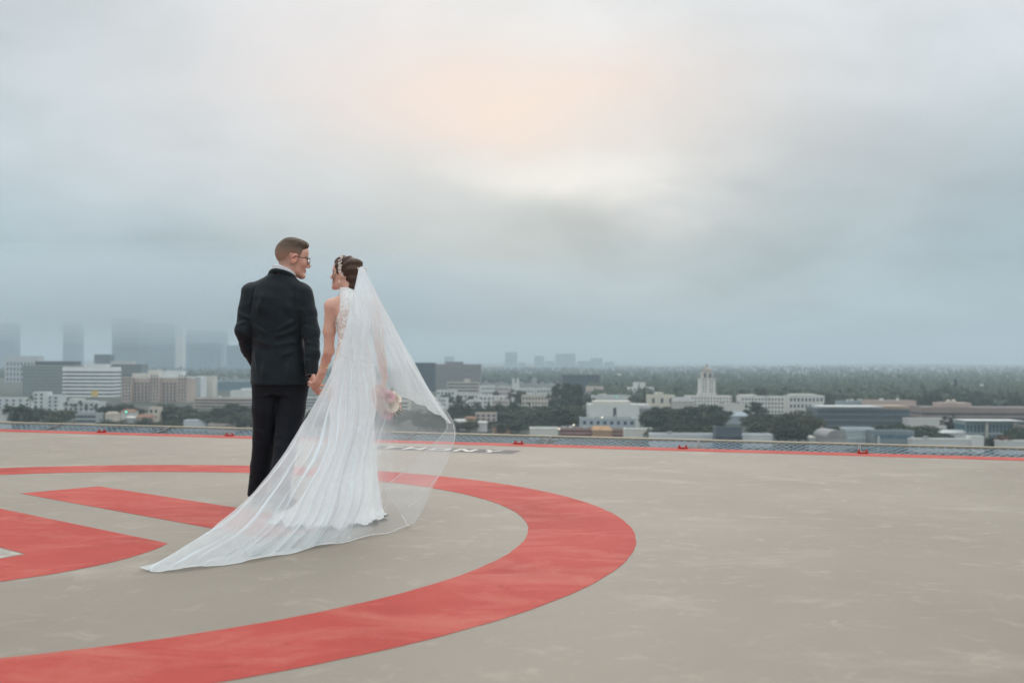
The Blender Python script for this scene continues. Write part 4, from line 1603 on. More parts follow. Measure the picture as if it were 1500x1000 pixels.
def face_tint(V, M, c, s, skin, lip, brow, stubble=None):
    """Per-vertex complexion: lips, brows, eyes, rosier cheeks, ears and knuckles."""
    L = (np.asarray(V, float) - c) @ np.array(M) / s
    col = np.tile(skin, (len(V), 1))

    def blend(m, k):
        nonlocal col
        m = np.clip(m, 0, 1)[:, None]
        col = col * (1 - m) + np.array(k) * m

    def blob(x, y, z, rx, ry, rz):
        return np.exp(-(((L[:, 0] - x) / rx) ** 2 + ((L[:, 1] - y) / ry) ** 2 + ((L[:, 2] - z) / rz) ** 2))
    rosy = skin * np.array([1.0, .80, .76])
    for sx in (-1, 1):
        blend(.6 * blob(sx * .045, .075, -.028, .03, .03, .025), rosy)
        blend(.8 * blob(sx * .085, -.005, -.004, .012, .025, .04), skin * np.array([1.0, .74, .68]))
        blend(1.4 * blob(sx * .033, .095, .020, .024, .03, .0055), brow)
        blend(1.3 * blob(sx * .031, .094, .001, .013, .012, .005), (.62, .60, .58))
        blend(1.5 * blob(sx * .031, .095, .001, .006, .012, .005), (.03, .025, .02))
        blend(1.0 * blob(sx * .031, .095, .007, .015, .012, .003), (.05, .03, .025))
    if stubble is not None:
        m = np.clip((.03 - L[:, 1]) / .02, 0, 1) * np.clip((L[:, 2] + .075) / .03, 0, 1) * np.clip((.075 - np.abs(L[:, 0])) / .004 + .0, 0, 1)
        blend(.55 * m, stubble)
    blend(1.2 * blob(0, .098, -.066, .024, .014, .010), lip)
    blend(.5 * blob(0, .114, -.030, .014, .014, .012), rosy)
    return col


# ---------------------------------------------------------------- the groom
G0 = Vector((-1.632, 7.40, 0.0))
MH = Matrix.Rotation(R(-64), 3, 'Z') @ Matrix.Rotation(R(-7), 3, 'X') @ Matrix.Rotation(R(3), 3, 'Y')
HC, HS = np.array((.104, .03, 1.700)), 1.10
HANDS = Vector((-1.325, 7.20, .80))                       # where the two hands meet (world)
gl = HANDS - G0
F = Field((-.36, -.36, -.01), (.45, .36, 1.86), .0045)
Pm = head_into(F, MH, HC, HS)
F.chain([(.085, .01, 1.66), (.062, -.004, 1.585), (.040, .004, 1.50)], [.062, .061, .060], .02)
F.loft([(.80, .04, 0, .12, .075), (.9, .04, 0, .13, .085), (1.0, .03, 0, .14, .095), (1.2, .005, 0, .145, .10), (1.40, 0, 0, .16, .10), (1.48, .005, 0, .12, .08), (1.52, .02, 0, .07, .06)], .03)
F.chain([(-.10, 0, 1.45), (-.175, 0, 1.44), (-.205, -.04, 1.18), (-.13, .12, .93)], [.06, .055, .042, .030], .02)
hand_into(F, (-.13, .12, .93), (.25, .45, -.85), (1, -.2, .2), 1, 1.0, (15, 20, 20))
F.chain([(.10, 0, 1.45), (.185, 0, 1.44), (.255, -.05, 1.175), (.272, -.12, .90)], [.06, .055, .042, .028], .02)
hand_into(F, (.272, -.12, .905), (.30, -.38, -.86), (.75, .55, .1), -1, 1.02, (30, 55, 40), 30, 8)
for (p, r_) in (([(-.05, 0, .84), (-.078, .03, .46), (-.135, .09, .07)], [.070, .050, .042]), ([(.12, 0, .84), (.085, -.05, .46), (.064, -.16, .07)], [.070, .050, .042])):
    F.chain(p, r_, .03)
F.chain([(-.135, .09, .06), (-.10, .24, .03)], [.035, .025], .02)
F.chain([(.064, -.16, .06), (.10, -.01, .03)], [.035, .025], .02)
V, Q = F.skin('person')
groom = np_mesh('person', V, Q)
paint(groom, face_tint(V, MH, HC, HS, SKIN_M, LIP_M, lin('#4a382b'), lin('#8a7059')))
groom = obj('person', groom, M_SKIN, None, G0)
tag(groom, 'person in charcoal suit and glasses, one hand in pocket, the other holding hands', 'person')


def local(fn):
    """fn takes head-frame coordinates in head units."""
    Mi = np.array(MH)

    def g(X, Y, Z):
        x, y, z = X - HC[0], Y - HC[1], Z - HC[2]
        return fn(*[(Mi[0][i] * x + Mi[1][i] * y + Mi[2][i] * z) / HS for i in range(3)])
    return g


# short hair, clipped at the sides
F = Field((-.06, -.14, 1.56), (.28, .20, 1.88), .0035)
hp = lambda x, y, z: np.array(MH @ Vector((x * HS, y * HS, z * HS))) + HC
F.ell(hp(0, -.014, .035), (.0792 * HS, .1002 * HS, .0895 * HS), 0, rot=MH)
F.ell(hp(0, .006, .098), (.058 * HS, .074 * HS, .034 * HS), .03, rot=MH)
F.ell(hp(0, .064, .096), (.050 * HS, .026 * HS, .020 * HS), .025, rot=MH)


def hair_keep(x, y, z):
    # below the hairline: forehead at the front, above the ears at the side, nape behind
    line = np.where(y > .045, .060 + (y - .045) * .25, np.where(y > .018, -.012 + (y - .018) * 2.6, np.where(y > -.035, .030 - .0 * y, .030 + (y + .035) * 1.75)))
    line = np.maximum(line, -.075)
    return (line - z) * .8


F.cut(local(hair_keep), .006)
F.wobble(local(lambda x, y, z: .0014 * np.sin(x * 260 + 3 * np.sin(y * 60)) * np.clip((z - .05) / .05, 0, 1)))
V, Q = F.skin('hair')
hme = np_mesh('hair', V, Q)
L = (V.astype(float) - HC) @ np.array(MH) / HS
fade = np.clip((.078 - L[:, 2]) / .075, 0, 1) * .80
paint(hme, np.repeat(fade[:, None], 3, 1))
obj('hair', hme, M_HAIRM, groom)
# glasses
gm = MB()


def gp(x, y, z):
    return Vector(hp(x, y, z))


for sx in (-1, 1):
    ring = [gp(sx * .034 + .025 * math.cos(a), (.104 - .006 * abs(math.cos(a))), .002 + .0175 * math.sin(a)) for a in [2 * math.pi * i / 20 for i in range(21)]]
    gm.tube(ring, .0028, 6, False)
    gm.tube([gp(sx * .058, .099, .010), gp(sx * .074, .080, .012), gp(sx * .083, .03, .012), gp(sx * .086, -.005, .014), gp(sx * .084, -.022, -.004)], .0026, 6)
gm.tube([gp(-.010, .108, .006), gp(0, .111, .009), gp(.010, .108, .006)], .0026, 6)
glo = gm.build('glasses', M_BLACK, groom, smooth=True)
t = NT('spectacle_lens')
t.set((.9, .93, .95), .02, spec=.5)
t.b.inputs['Transmission Weight'].default_value = 1.0
t.b.inputs['IOR'].default_value = 1.03
for sx in (-1, 1):
    vs = [gp(sx * .034 + .0235 * math.cos(a), (.104 - .006 * abs(math.cos(a))), .002 + .016 * math.sin(a)) for a in [2 * math.pi * i / 20 for i in range(20)]]
    obj('lens', mesh('lens', vs, [tuple(range(20))]), t.m, glo)

# jacket
F = Field((-.36, -.30, .78), (.42, .30, 1.64), .0042)
TOR = [(.824, .042, 0, .209, .150), (.90, .042, 0, .206, .146), (.98, .036, 0, .194, .138), (1.07, .026, 0, .180, .130), (1.15, .016, 0, .175, .128), (1.25, .008, 0, .186, .134), (1.35, .003, 0, .200, .137),
       (1.43, .002, 0, .205, .128), (1.50, .012, -.004, .165, .105), (1.545, .025, -.006, .11, .086), (1.585, .038, -.008, .078, .076)]
F.loft(TOR, .02, 2.3)
for sx, sh in ((-1, -.168), (1, .182)):
    F.cone((.02 + sx * .05, -.006, 1.528), (sh * .93, -.004, 1.476), .052, .052, .05)
F.chain([(-.170, -.004, 1.462), (-.186, -.018, 1.34), (-.210, -.048, 1.195)], [.070, .065, .057], .022)
F.chain([(-.210, -.048, 1.195), (-.190, .02, 1.08), (-.148, .10, .955)], [.057, .051, .043], .02)
F.chain([(.186, -.002, 1.458), (.222, -.020, 1.32), (.256, -.045, 1.185)], [.071, .064, .057], .022)
F.chain([(.256, -.045, 1.185), (.271, -.085, 1.04), (.272, -.118, .915)], [.057, .050, .043], .02)
# collar roll at the neck
ring = []
for i in range(25):
    a = 2 * math.pi * i / 24
    ring.append((.045 + .078 * math.cos(a), -.006 + .074 * math.sin(a), 1.578 - .030 * math.sin(a) - .012 * math.cos(a)))
for i in range(24):
    F.cone(ring[i], ring[i + 1], .0120, .0120, .014)
F.cone((.052, -.002, 1.40), (.062, .0, 1.70), .058, .064, .008, 'sub')
# seams and creases of the cloth
F.fold((.034, -.13, 1.52), (.042, -.15, .83), .007, -.006)
F.fold((-.125, -.08, 1.50), (-.155, -.10, 1.28), .009, -.011)
F.fold((.140, -.09, 1.49), (.158, -.11, 1.28), .009, -.011)
for (a, b, w_, am) in [((-.06, -.14, 1.46), (-.10, -.14, 1.30), .022, .005), ((.10, -.14, 1.44), (.12, -.14, 1.28), .022, .005), ((.16, -.11, 1.27), (.04, -.14, 1.20), .014, .006), ((.17, -.10, 1.21), (.02, -.14, 1.15), .013, .006),
                       ((-.14, -.10, 1.24), (-.03, -.14, 1.17), .013, .005), ((.16, -.10, 1.12), (.03, -.13, 1.10), .012, .006), ((-.13, -.09, 1.14), (-.02, -.13, 1.10), .012, .005), ((.15, -.11, 1.06), (.06, -.14, 1.02), .014, .005),
                       ((-.12, -.10, 1.05), (-.10, -.14, .90), .018, .005), ((.13, -.12, .99), (.11, -.15, .86), .02, .005), ((-.04, -.13, 1.0), (-.06, -.15, .86), .02, .004)]:
    F.fold(a, b, w_, am * 1.9)
for (c_, z_, sgn) in [((.22, -.08), 1.33, 1), ((.235, -.085), 1.27, -1), ((.25, -.10), 1.215, 1), ((.262, -.105), 1.165, -1), ((.27, -.12), 1.11, 1), ((.275, -.13), 1.05, -1), ((.275, -.14), .985, 1)]:
    F.fold((c_[0] - .05, c_[1], z_ + .018 * sgn), (c_[0] + .05, c_[1] + .02, z_ - .018 * sgn), .011, .0095)
for (c_, z_, sgn) in [((-.195, -.085), 1.37, 1), ((-.205, -.10), 1.30, -1), ((-.215, -.11), 1.245, 1), ((-.22, -.11), 1.19, -1), ((-.215, -.09), 1.14, 1), ((-.20, -.05), 1.085, -1), ((-.19, -.01), 1.03, 1)]:
    F.fold((c_[0] - .05, c_[1] + .03, z_ - .018 * sgn), (c_[0] + .05, c_[1], z_ + .018 * sgn), .011, .0095)
# back vents and hollow hem
for vx in (-.105, .165):
    F.fold((vx, -.15, .80), (vx, -.14, .98), .008, -.012)
F.loft([(.79, .042, 0, .192, .134), (.86, .042, 0, .188, .130)], .005, 2.3, 'sub')
F.cut(lambda X, Y, Z: .826 + .010 * np.abs(X - .042) * 4 - Z + 0 * Y, .004)
F.wobble(lambda X, Y, Z: .0018 * np.sin(X * 31 + Z * 17) * np.sin(Z * 43 + Y * 25))
V, Q = F.skin('jacket')
jk = to_obj('jacket', V, Q, M_SUIT, groom)
for k in range(3):
    MB().lathe([(.0065, 0), (.0065, .004), (.002, .006)], 8).build('cuff_button', M_BLACK, jk, (.236, -.148, .935 + .02 * k)).rotation_euler = (R(90), 0, R(-40))
# shirt collar and cuff
F = Field((-.06, -.12, 1.50), (.17, .13, 1.70), .0035)
ring = []
for i in range(33):
    a = 2 * math.pi * i / 32
    ring.append((.056 + .072 * math.cos(a), -.002 + .070 * math.sin(a), 1.613 - .022 * math.sin(a) - .026 * math.cos(a)))
for i in range(32):
    p, q = ring[i], ring[i + 1]
    F.cone(p, q, .0075, .0075, .004)
    F.cone((p[0], p[1], p[2] - .018), (q[0], q[1], q[2] - .018), .0085, .0085, .006)
    F.cone((p[0], p[1], p[2] - .036), (q[0], q[1], q[2] - .036), .0095, .0095, .006)
V, Q = F.skin('shirt_collar')
to_obj('shirt_collar', V, Q, M_SHIRT, groom)
MB().tube([(.272, -.117, .918), (.273, -.124, .893)], .037, 14).build('shirt_cuff', M_SHIRT, groom, smooth=True)
# trousers
F = Field((-.26, -.30, .015), (.30, .24, 1.02), .0045)
F.loft([(.76, .038, 0, .165, .115), (.84, .04, 0, .186, .126), (.93, .04, 0, .178, .118), (1.0, .036, 0, .165, .11)], .02, 2.2)
F.chain([(-.055, 0, .84), (-.064, .012, .66), (-.076, .032, .46), (-.106, .062, .26), (-.136, .085, .065)], [.105, .094, .080, .071, .068], .02)
F.chain([(.128, 0, .84), (.112, -.012, .66), (.092, -.050, .46), (.076, -.105, .26), (.066, -.155, .055)], [.105, .096, .081, .072, .069], .02)
F.fold((-.07, -.11, .80), (-.086, -.06, .45), .008, .006)
F.fold((-.086, -.06, .45), (-.14, .01, .08), .007, .006)
F.fold((.125, -.11, .80), (.10, -.13, .45), .008, .006)
F.fold((.10, -.13, .45), (.07, -.23, .08), .007, .006)
for (a, b, am) in [((-.15, -.03, .52), (-.03, -.07, .49), .008), ((-.15, -.02, .46), (-.03, -.06, .43), -.007), ((-.15, .0, .42), (-.04, -.04, .40), .006), ((.02, -.10, .53), (.16, -.10, .50), .008), ((.02, -.12, .47), (.16, -.12, .44), -.007), ((.02, -.13, .42), (.14, -.14, .40), .006),
                   ((.03, -.12, .80), (-.08, -.10, .72), .007), ((.05, -.12, .80), (.15, -.10, .72), .007), ((-.20, .03, .13), (-.09, .02, .10), .008), ((.0, -.21, .12), (.13, -.22, .09), .008), ((-.19, .04, .20), (-.08, .0, .17), .006), ((.01, -.17, .21), (.14, -.18, .18), .006)]:
    F.fold(a, b, .014, am)
F.cut(lambda X, Y, Z: .052 - Z + 0 * X + 0 * Y, .003)
F.cone((-.136, .085, .03), (-.13, .08, .10), .055, .05, .004, 'sub')
F.cone((.066, -.155, .03), (.068, -.15, .09), .055, .05, .004, 'sub')
V, Q = F.skin('trousers')
to_obj('trousers', V, Q, M_TROU, groom)
for (hx, hy, ang) in ((-.142, .045, -14), (.060, -.205, -10)):
    F = Field((-.07, -.05, -.006), (.07, .33, .15), .0035)
    F.chain([(0, .03, .018), (.0, .12, .016), (.004, .22, .014), (.0, .275, .012)], [.036, .037, .043, .030], .02)
    F.chain([(0, .035, .05), (0, .06, .085)], [.037, .039], .02)
    F.chain([(0, .10, .055), (0, .22, .025)], [.036, .030], .03)
    F.cut(lambda X, Y, Z: .001 - Z + 0 * X + 0 * Y)
    F.cut(lambda X, Y, Z: Z - .105 + 0 * X + 0 * Y)
    F.fold((-.04, 0, .022), (.04, 0, .022), .005, -.003)
    V, Q = F.skin('shoe')
    sh_ = to_obj('shoe', V, Q, M_SHOE, groom)
    sh_.location = (hx, hy, .001)
    sh_.rotation_euler = (0, 0, R(ang))

# ---------------------------------------------------------------- the bride
B0 = Vector((-1.040, 6.95, 0.0))
MB_H = Matrix.Rotation(R(70), 3, 'Z') @ Matrix.Rotation(R(7), 3, 'X')
BC, BS = np.array((-.046, .02, 1.553)), .87
hb = HANDS - B0
WRIST = Vector((-1.254, 7.10, .927)) - B0
F = Field((-.36, -.20, -.01), (.30, .50, 1.70), .0045)
head_into(F, MB_H, BC, BS, True)
F.chain([(-.034, .015, 1.52), (-.026, .010, 1.46), (-.010, .006, 1.39)], [.044, .042, .050], .03)
F.loft([(.75, .01, 0, .13, .10), (.90, .01, 0, .125, .10), (1.10, .012, 0, .088, .070), (1.24, .010, 0, .105, .080), (1.33, .006, 0, .125, .075), (1.385, .002, 0, .095, .055), (1.42, -.004, 0, .05, .045)], .03, yaw=R(6))
F.chain([(-.06, 0, 1.375), (-.132, .0, 1.350), (-.150, .03, 1.19), (-.154, .055, 1.06)], [.05, .042, .037, .032], .025)
F.chain([(-.154, .055, 1.06), (-.186, .13, 1.005), tuple(WRIST)], [.033, .030, .024], .02)
hand_into(F, WRIST, Vector((-.40, .22, -.88)), (-.6, .5, .35), 1, .92, (25, 50, 40), 32, 7)
F.chain([(.07, 0, 1.375), (.140, .0, 1.350), (.166, .02, 1.19), (.178, .04, 1.07)], [.05, .042, .037, .032], .025)
F.chain([(.178, .04, 1.07), (.186, .12, .97), (.190, .215, .885)], [.033, .031, .023], .015)
hand_into(F, (.190, .215, .885), (-.15, .55, -.75), (-.8, .0, -.3), -1, .92, (40, 65, 45), 30, 3)
F.chain([(-.05, 0, .80), (-.05, .01, .45), (-.05, .03, .10)], [.10, .06, .04], .03)
F.chain([(.07, 0, .80), (.07, .01, .45), (.06, .03, .10)], [.10, .06, .04], .03)
F.chain([(-.05, .03, .09), (-.07, .13, .035)], [.032, .024], .02)
F.chain([(.06, .03, .09), (.05, .13, .035)], [.032, .024], .02)
V, Q = F.skin('person')
bride = np_mesh('person', V, Q)
paint(bride, face_tint(V, MB_H, BC, BS, SKIN_F, LIP_F, lin('#3a2a22')))
bride = obj('person', bride, M_SKIN, None, B0)
tag(bride, 'person in white lace gown and long sheer veil, dark hair pinned up', 'person')
# hair pinned up, low roll at the nape
F = Field((-.19, -.16, 1.40), (.11, .16, 1.70), .003)
bh = lambda x, y, z: np.array(MB_H @ Vector((x * BS, y * BS, z * BS))) + BC
F.ell(bh(0, -.018, .044), (.088 * BS, .108 * BS, .098 * BS), 0, rot=MB_H)
F.ell(bh(0, .032, .088), (.068 * BS, .058 * BS, .044 * BS), .03, rot=MB_H)
for sx_ in (-1, 1):
    F.ell(bh(sx_ * .062, .030, .030), (.026 * BS, .040 * BS, .042 * BS), .02, rot=MB_H)
F.ell(bh(0, -.072, .060), (.070 * BS, .058 * BS, .068 * BS), .03, rot=MB_H)
F.ell(bh(0, -.082, -.035), (.060 * BS, .044 * BS, .052 * BS), .025, rot=MB_H)
F.ell(bh(0, -.070, -.085), (.045 * BS, .034 * BS, .034 * BS), .025, rot=MB_H)


def local_b(fn):
    Mi = np.array(MB_H)

    def g(X, Y, Z):
        x, y, z = X - BC[0], Y - BC[1], Z - BC[2]
        return fn(*[(Mi[0][i] * x + Mi[1][i] * y + Mi[2][i] * z) / BS for i in range(3)])
    return g


def hair_keep_b(x, y, z):
    line = np.where(y > .060, .066 + (y - .060) * .5, np.where(y > .010, -.034 + (y - .010) * 2.0, np.where(y > -.02, -.034 + 0 * y, -.034 + (y + .02) * 2.6)))
    line = np.maximum(line, -.135)
    return (line - z) * .75


F.cut(local_b(hair_keep_b), .008)
F.wobble(local_b(lambda x, y, z: .0042 * np.sin((z * 95 + y * 60 + 7 * np.abs(x)) + 2.0 * np.sin(y * 30)) * np.clip((.08 - y) / .06, 0, 1)))
V, Q = F.skin('hair', 0)
bhair = to_obj('hair', V, Q, M_HAIRF, bride)
tm = MB()
for (pts, r_) in (([(.066, .062, .02), (.070, .066, -.02), (.072, .058, -.055), (.069, .064, -.085)], .0022), ([(.072, .045, .0), (.075, .05, -.04), (.076, .042, -.08), (.073, .05, -.115), (.074, .046, -.135)], .0018)):
    for sx in (-1, 1):
        pp = [bh(sx * a, b, c_) for a, b, c_ in pts]
        tm.tube(pp, [r_, r_, r_ * .8, r_ * .5][:len(pp)] + [r_ * .4] * max(0, len(pp) - 4), 5)
tm.build('hair_tendrils', M_HAIRF, bhair, smooth=True)
# jewelled flower hairpiece laid over the near side
M_PEARL = plain('#e3d6cd', .35, .1, 30.0, .6)
hpce = None
fl = MB()
for k in range(5):
    a = 2 * math.pi * k / 5
    fl.add([(0, 0, .001), (.008 * math.cos(a - .5), .008 * math.sin(a - .5), .004), (.012 * math.cos(a), .012 * math.sin(a), .003), (.008 * math.cos(a + .5), .008 * math.sin(a + .5), .004)], [(0, 1, 2, 3)])
fl.lathe([(.003, 0), (.0035, .003), (.001, .006)], 6)
flm = fl.me('floret')
flm.materials.append(M_PEARL)
hpr = MB()
path = []
for i in range(15):
    q = i / 14
    th = R(78 - 104 * q)                                # over the crown, down the side that faces the camera
    x = .093 * math.cos(th)
    z = .042 + .103 * math.sin(th)
    y = .030 - .045 * q
    path.append((x, y, z))
cand = [[bh(sx * p[0], p[1], p[2]) for p in path] for sx in (1, -1)]
near = min(cand, key=lambda c_: sum(p[1] for p in c_))
near = [Vector(p) for p in near]
hpr.tube(near, .0016, 5)
hpiece = hpr.build('hairpiece', M_PEARL, bride, smooth=True)
cc = Vector(BC)
for i, p in enumerate(near):
    for j in range(2):
        nrm = (p - cc).normalized()
        o = obj('floret', flm, None, hpiece, p + nrm * .004 + Vector((rng.uniform(-.008, .008), rng.uniform(-.004, .004), rng.uniform(-.006, .006))))
        o.rotation_euler = nrm.to_track_quat('Z', 'Y').to_euler()
        s_ = rng.uniform(.55, .95)
        o.scale = (s_, s_, s_)
# earring and bracelet
ep = Vector(bh(.088, -.002, -.045)) if near is cand[0] else Vector(bh(-.088, -.002, -.045))
MB().lathe([(.001, 0), (.004, -.006), (.002, -.016), (.0005, -.022)], 6).build('earring', M_PEARL, bride, ep)
wd = (WRIST - Vector((-.190, .15, 1.0))).normalized()
bc_ = WRIST - wd * .025
u_ = wd.orthogonal().normalized()
w_ = wd.cross(u_)
MB().tube([bc_ + (u_ * math.cos(a) + w_ * math.sin(a)) * .030 for a in [2 * math.pi * i / 24 for i in range(25)]], .0042, 6, False).build('bracelet', M_GOLD, bride, smooth=True)

# gown


def lace_material():
    t = NT('ivory_lace')
    v = t.coord('Object')
    at_ = t.n('ShaderNodeAttribute', attribute_name='tint')
    vo = t.n('ShaderNodeTexVoronoi', feature='DISTANCE_TO_EDGE')
    wv = t.n('ShaderNodeVectorMath', operation='ADD')
    nz = t.n('ShaderNodeTexNoise')
    nz.inputs['Scale'].default_value = 24
    t.l(v, nz.inputs['Vector'])
    sc_ = t.n('ShaderNodeVectorMath', operation='SCALE')
    t.l(nz.outputs['Color'], sc_.inputs[0])
    sc_.inputs['Scale'].default_value = .03
    t.l(v, wv.inputs[0])
    t.l(sc_.outputs[0], wv.inputs[1])
    t.l(wv.outputs[0], vo.inputs['Vector'])
    vo.inputs['Scale'].default_value = 42
    cord = t.math('SUBTRACT', 1.0, t.math('MULTIPLY', vo.outputs['Distance'], 5.0, clamp=True), clamp=True)
    motif = t.math('MULTIPLY', t.math('SUBTRACT', t.noise(v, 26, 5, .6, 1.2), .47, clamp=True), 9.0, clamp=True)
    solid = t.math('MAXIMUM', t.math('MULTIPLY', cord, .9), motif)
    cover = t.math('MAXIMUM', solid, at_.outputs['Fac'])
    white = t.mix(solid, lin('#e2e4e3'), lin('#f4f5f4'))
    col = t.mix(cover, lin('#cfa792'), white)
    t.set(col, .7, spec=.2)
    t.b.inputs['Sheen Weight'].default_value = .3
    t.bump(solid, .22, .002)
    return t.m


M_LACE = lace_material()
GR = [  # height, centre x, centre y, half width, half depth (back), fold depth
    (1.474, -.032, .012, .051, .050, 0), (1.43, -.024, .004, .057, .062, 0), (1.40, -.014, .0, .072, .074, 0), (1.36, -.004, .0, .092, .080, 0), (1.32, .002, -.002, .102, .089, 0),
    (1.26, .008, 0, .112, .090, 0), (1.20, .012, 0, .104, .084, 0), (1.13, .014, 0, .099, .080, 0), (1.05, .014, 0, .114, .092, 0), (.96, .014, -.004, .136, .116, 0), (.86, .014, -.006, .150, .130, 0),
    (.74, .012, -.004, .146, .130, 0), (.60, .008, -.006, .142, .132, .001), (.46, .002, -.02, .150, .150, .003), (.32, -.010, -.05, .176, .190, .007), (.20, -.030, -.10, .210, .250, .013),
    (.10, -.052, -.155, .250, .315, .019), (.035, -.082, -.20, .295, .370, .022), (.008, -.105, -.235, .335, .42, .024)]
NS, NT_ = 220, 150
gz = np.array([r_[0] for r_ in GR])[::-1]
tt = np.linspace(0, 1, NT_)
arc = np.concatenate([[0], np.cumsum(np.hypot(np.diff([r_[0] for r_ in GR]), np.diff([r_[3] for r_ in GR])))])
arc /= arc[-1]


def gcol(i):
    v = np.interp(tt, arc, [r_[i] for r_ in GR])
    ker = np.hanning(9)
    ker /= ker.sum()
    return np.convolve(np.pad(v, 4, 'edge'), ker, 'valid')


zg, cxg, cyg, ag, bg_, fg = [gcol(i) for i in range(6)]
th = np.linspace(0, 2 * np.pi, NS, endpoint=False)
V = np.zeros((NT_, NS, 3))
hemn = .010 * np.abs(np.sin(th * 21)) + .006 * np.sin(th * 9)
for i in range(NT_):
    ph = 9 * th + .9 * np.sin(th * 2) + (1 - tt[i]) * .8
    fo = fg[i] * (.8 * np.sin(ph) + .12 * np.sin(17 * th + 1.3) + .5 * np.sin(5 * th + 2))
    frontless = np.where(np.sin(th) > 0, 1 - .45 * np.clip((tt[i] - .55) / .45, 0, 1) * np.sin(th), 1)
    rx, ry = ag[i] + fo, (bg_[i] + fo) * frontless
    V[i, :, 0] = cxg[i] + rx * np.cos(th)
    V[i, :, 1] = cyg[i] + ry * np.sin(th)
    V[i, :, 2] = zg[i]
    e = np.clip((tt[i] - .93) / .07, 0, 1)
    V[i, :, 2] = V[i, :, 2] + e * (.012 + .010 * np.sin(13 * th + 1) + .008 * np.sin(23 * th))
V[:, :, 2] = np.maximum(V[:, :, 2], .004)
V[-1, :, 0] += hemn * np.cos(th)
V[-1, :, 1] += hemn * np.sin(th)
idx = np.arange(NT_ * NS).reshape(NT_, NS)
Q = np.stack([idx[:-1, :], idx[1:, :], np.roll(idx, -1, 1)[1:, :], np.roll(idx, -1, 1)[:-1, :]], -1).reshape(-1, 4)
gme = np_mesh('gown', V.reshape(-1, 3), Q)
ground_cover = np.clip(1 - np.abs(zg - 1.16) / .20, 0, 1) ** .6
tintv = np.repeat(1 - .85 * ground_cover, NS)
tintv = np.maximum(tintv, .25)
paint(gme, np.repeat(tintv[:, None], 3, 1))
gown = obj('gown', gme, M_LACE, bride)
so = gown.modifiers.new('thickness', 'SOLIDIFY')
so.thickness = .003
# scalloped lace edges of the halter back
sc = MB()
for sgn in (-1, 1):
    for i in range(24):
        q = i / 23
        z = 1.43 - .25 * q
        k = np.interp(z, zg[::-1], np.arange(NT_)[::-1])
        k = int(k)
        a_ = ag[k]
        b_ = bg_[k]
        ang = R(270 + sgn * 74)
        x, y = cxg[k] + (a_ + .002) * math.cos(ang), cyg[k] + (b_ + .002) * math.sin(ang)
        rr_ = .011 + .003 * math.sin(i * 2.1)
        pts = []
        nrm = Vector((math.cos(ang) / a_, math.sin(ang) / b_, 0)).normalized()
        tg = Vector((-nrm.y, nrm.x, 0)) * sgn
        for j in range(8):
            aa = 2 * math.pi * j / 8
            pts.append(Vector((x, y, z)) + nrm * .004 + tg * (rr_ * math.cos(aa)) + Vector((0, 0, 1)) * rr_ * math.sin(aa))
        sc.add(pts, [tuple(range(8))])
sc.build('lace_edge', plain('#e6e7e5', .7, .1, 40.0), gown)
# row of lace at the hem
hm_ = MB()
for i in range(0, NS, 2):
    p, q = Vector(V[-1, i]), Vector(V[-1, (i + 2) % NS])
    m_ = (p + q) / 2
    o_ = (m_ - Vector((cxg[-1], cyg[-1], m_.z))).normalized()
    hm_.add([p, m_ + o_ * .010 + Vector((0, 0, -.002)), q, m_ - o_ * .02 + Vector((0, 0, .010))], [(0, 1, 2, 3)])
hm_.build('hem_lace', plain('#e6e7e5', .7, .1, 40.0), gown)

# ---------------------------------------------------------------- bouquet held by the far hand
BQ = B0 + Vector((.176, .275, .77))
bq = empty('bouquet', BQ)
tag(bq, 'bouquet of pink, peach and cream roses with green leaves held beside the gown', 'bouquet')


def rose_mesh(seed):
    r = random.Random(seed)
    mb = MB()
    for ringi, (n, rad, hgt, opn) in enumerate(((3, .010, .026, .1), (4, .018, .030, .35), (5, .026, .028, .7), (6, .034, .022, 1.0))):
        for k in range(n):
            a = 2 * math.pi * (k + r.uniform(-.15, .15)) / n + ringi
            wd = math.pi / n * 1.35
            vs = []
            for i in range(4):
                q = i / 3
                rr_ = rad * (.35 + .65 * q) + opn * .010 * q * q
                zz__ = hgt * q - opn * .006 * q * q
                for j in (-1, -.5, 0, .5, 1):
                    aa = a + wd * j * (.55 + .45 * q) * (1 - .25 * q * q * abs(j))
                    vs.append((rr_ * math.cos(aa), rr_ * math.sin(aa), zz__ - .004 * abs(j) * q))
            mb.add(vs, [(i * 5 + j, i * 5 + j + 1, i * 5 + j + 6, i * 5 + j + 5) for i in range(3) for j in range(4)])
    return mb.me('rose', True)


ROSE = [rose_mesh(i) for i in range(3)]
PETAL = [plain(c_, .6, .12, 30.0) for c_ in ('#d9a3ad', '#e3bda2', '#e8dccb', '#cf8f98', '#e6cdb8')]
petm = {}
spots = [(0, 0, .05), (.055, .01, .03), (-.05, .015, .035), (.02, -.05, .03), (-.025, .05, .03), (.045, -.045, -.01), (-.05, -.04, .0), (.075, -.02, -.02), (-.075, .0, -.02), (.03, .06, .0), (.06, .045, -.01), (.0, -.078, -.02), (-.06, .05, -.02)]
AX = Vector((.25, -.62, .55)).normalized()
qt = AX.to_track_quat('Z', 'Y')
for i, s_ in enumerate(spots):
    k = (i % 3, (i * 2 + i // 3) % 5)
    if k not in petm:
        me = ROSE[k[0]].copy()
        me.materials.append(PETAL[k[1]])
        petm[k] = me
    d_ = (Vector((s_[0], s_[1], s_[2] + .09))).normalized()
    o = obj('rose', petm[k], None, bq, qt @ Vector((s_[0] * 1.0, s_[1] * 1.0, s_[2] + .03)) + Vector((.01, 0, -.07)))
    o.rotation_euler = (qt @ d_).to_track_quat('Z', 'Y').to_euler()
    z_ = rng.uniform(.9, 1.25)
    o.scale = (z_, z_, z_)
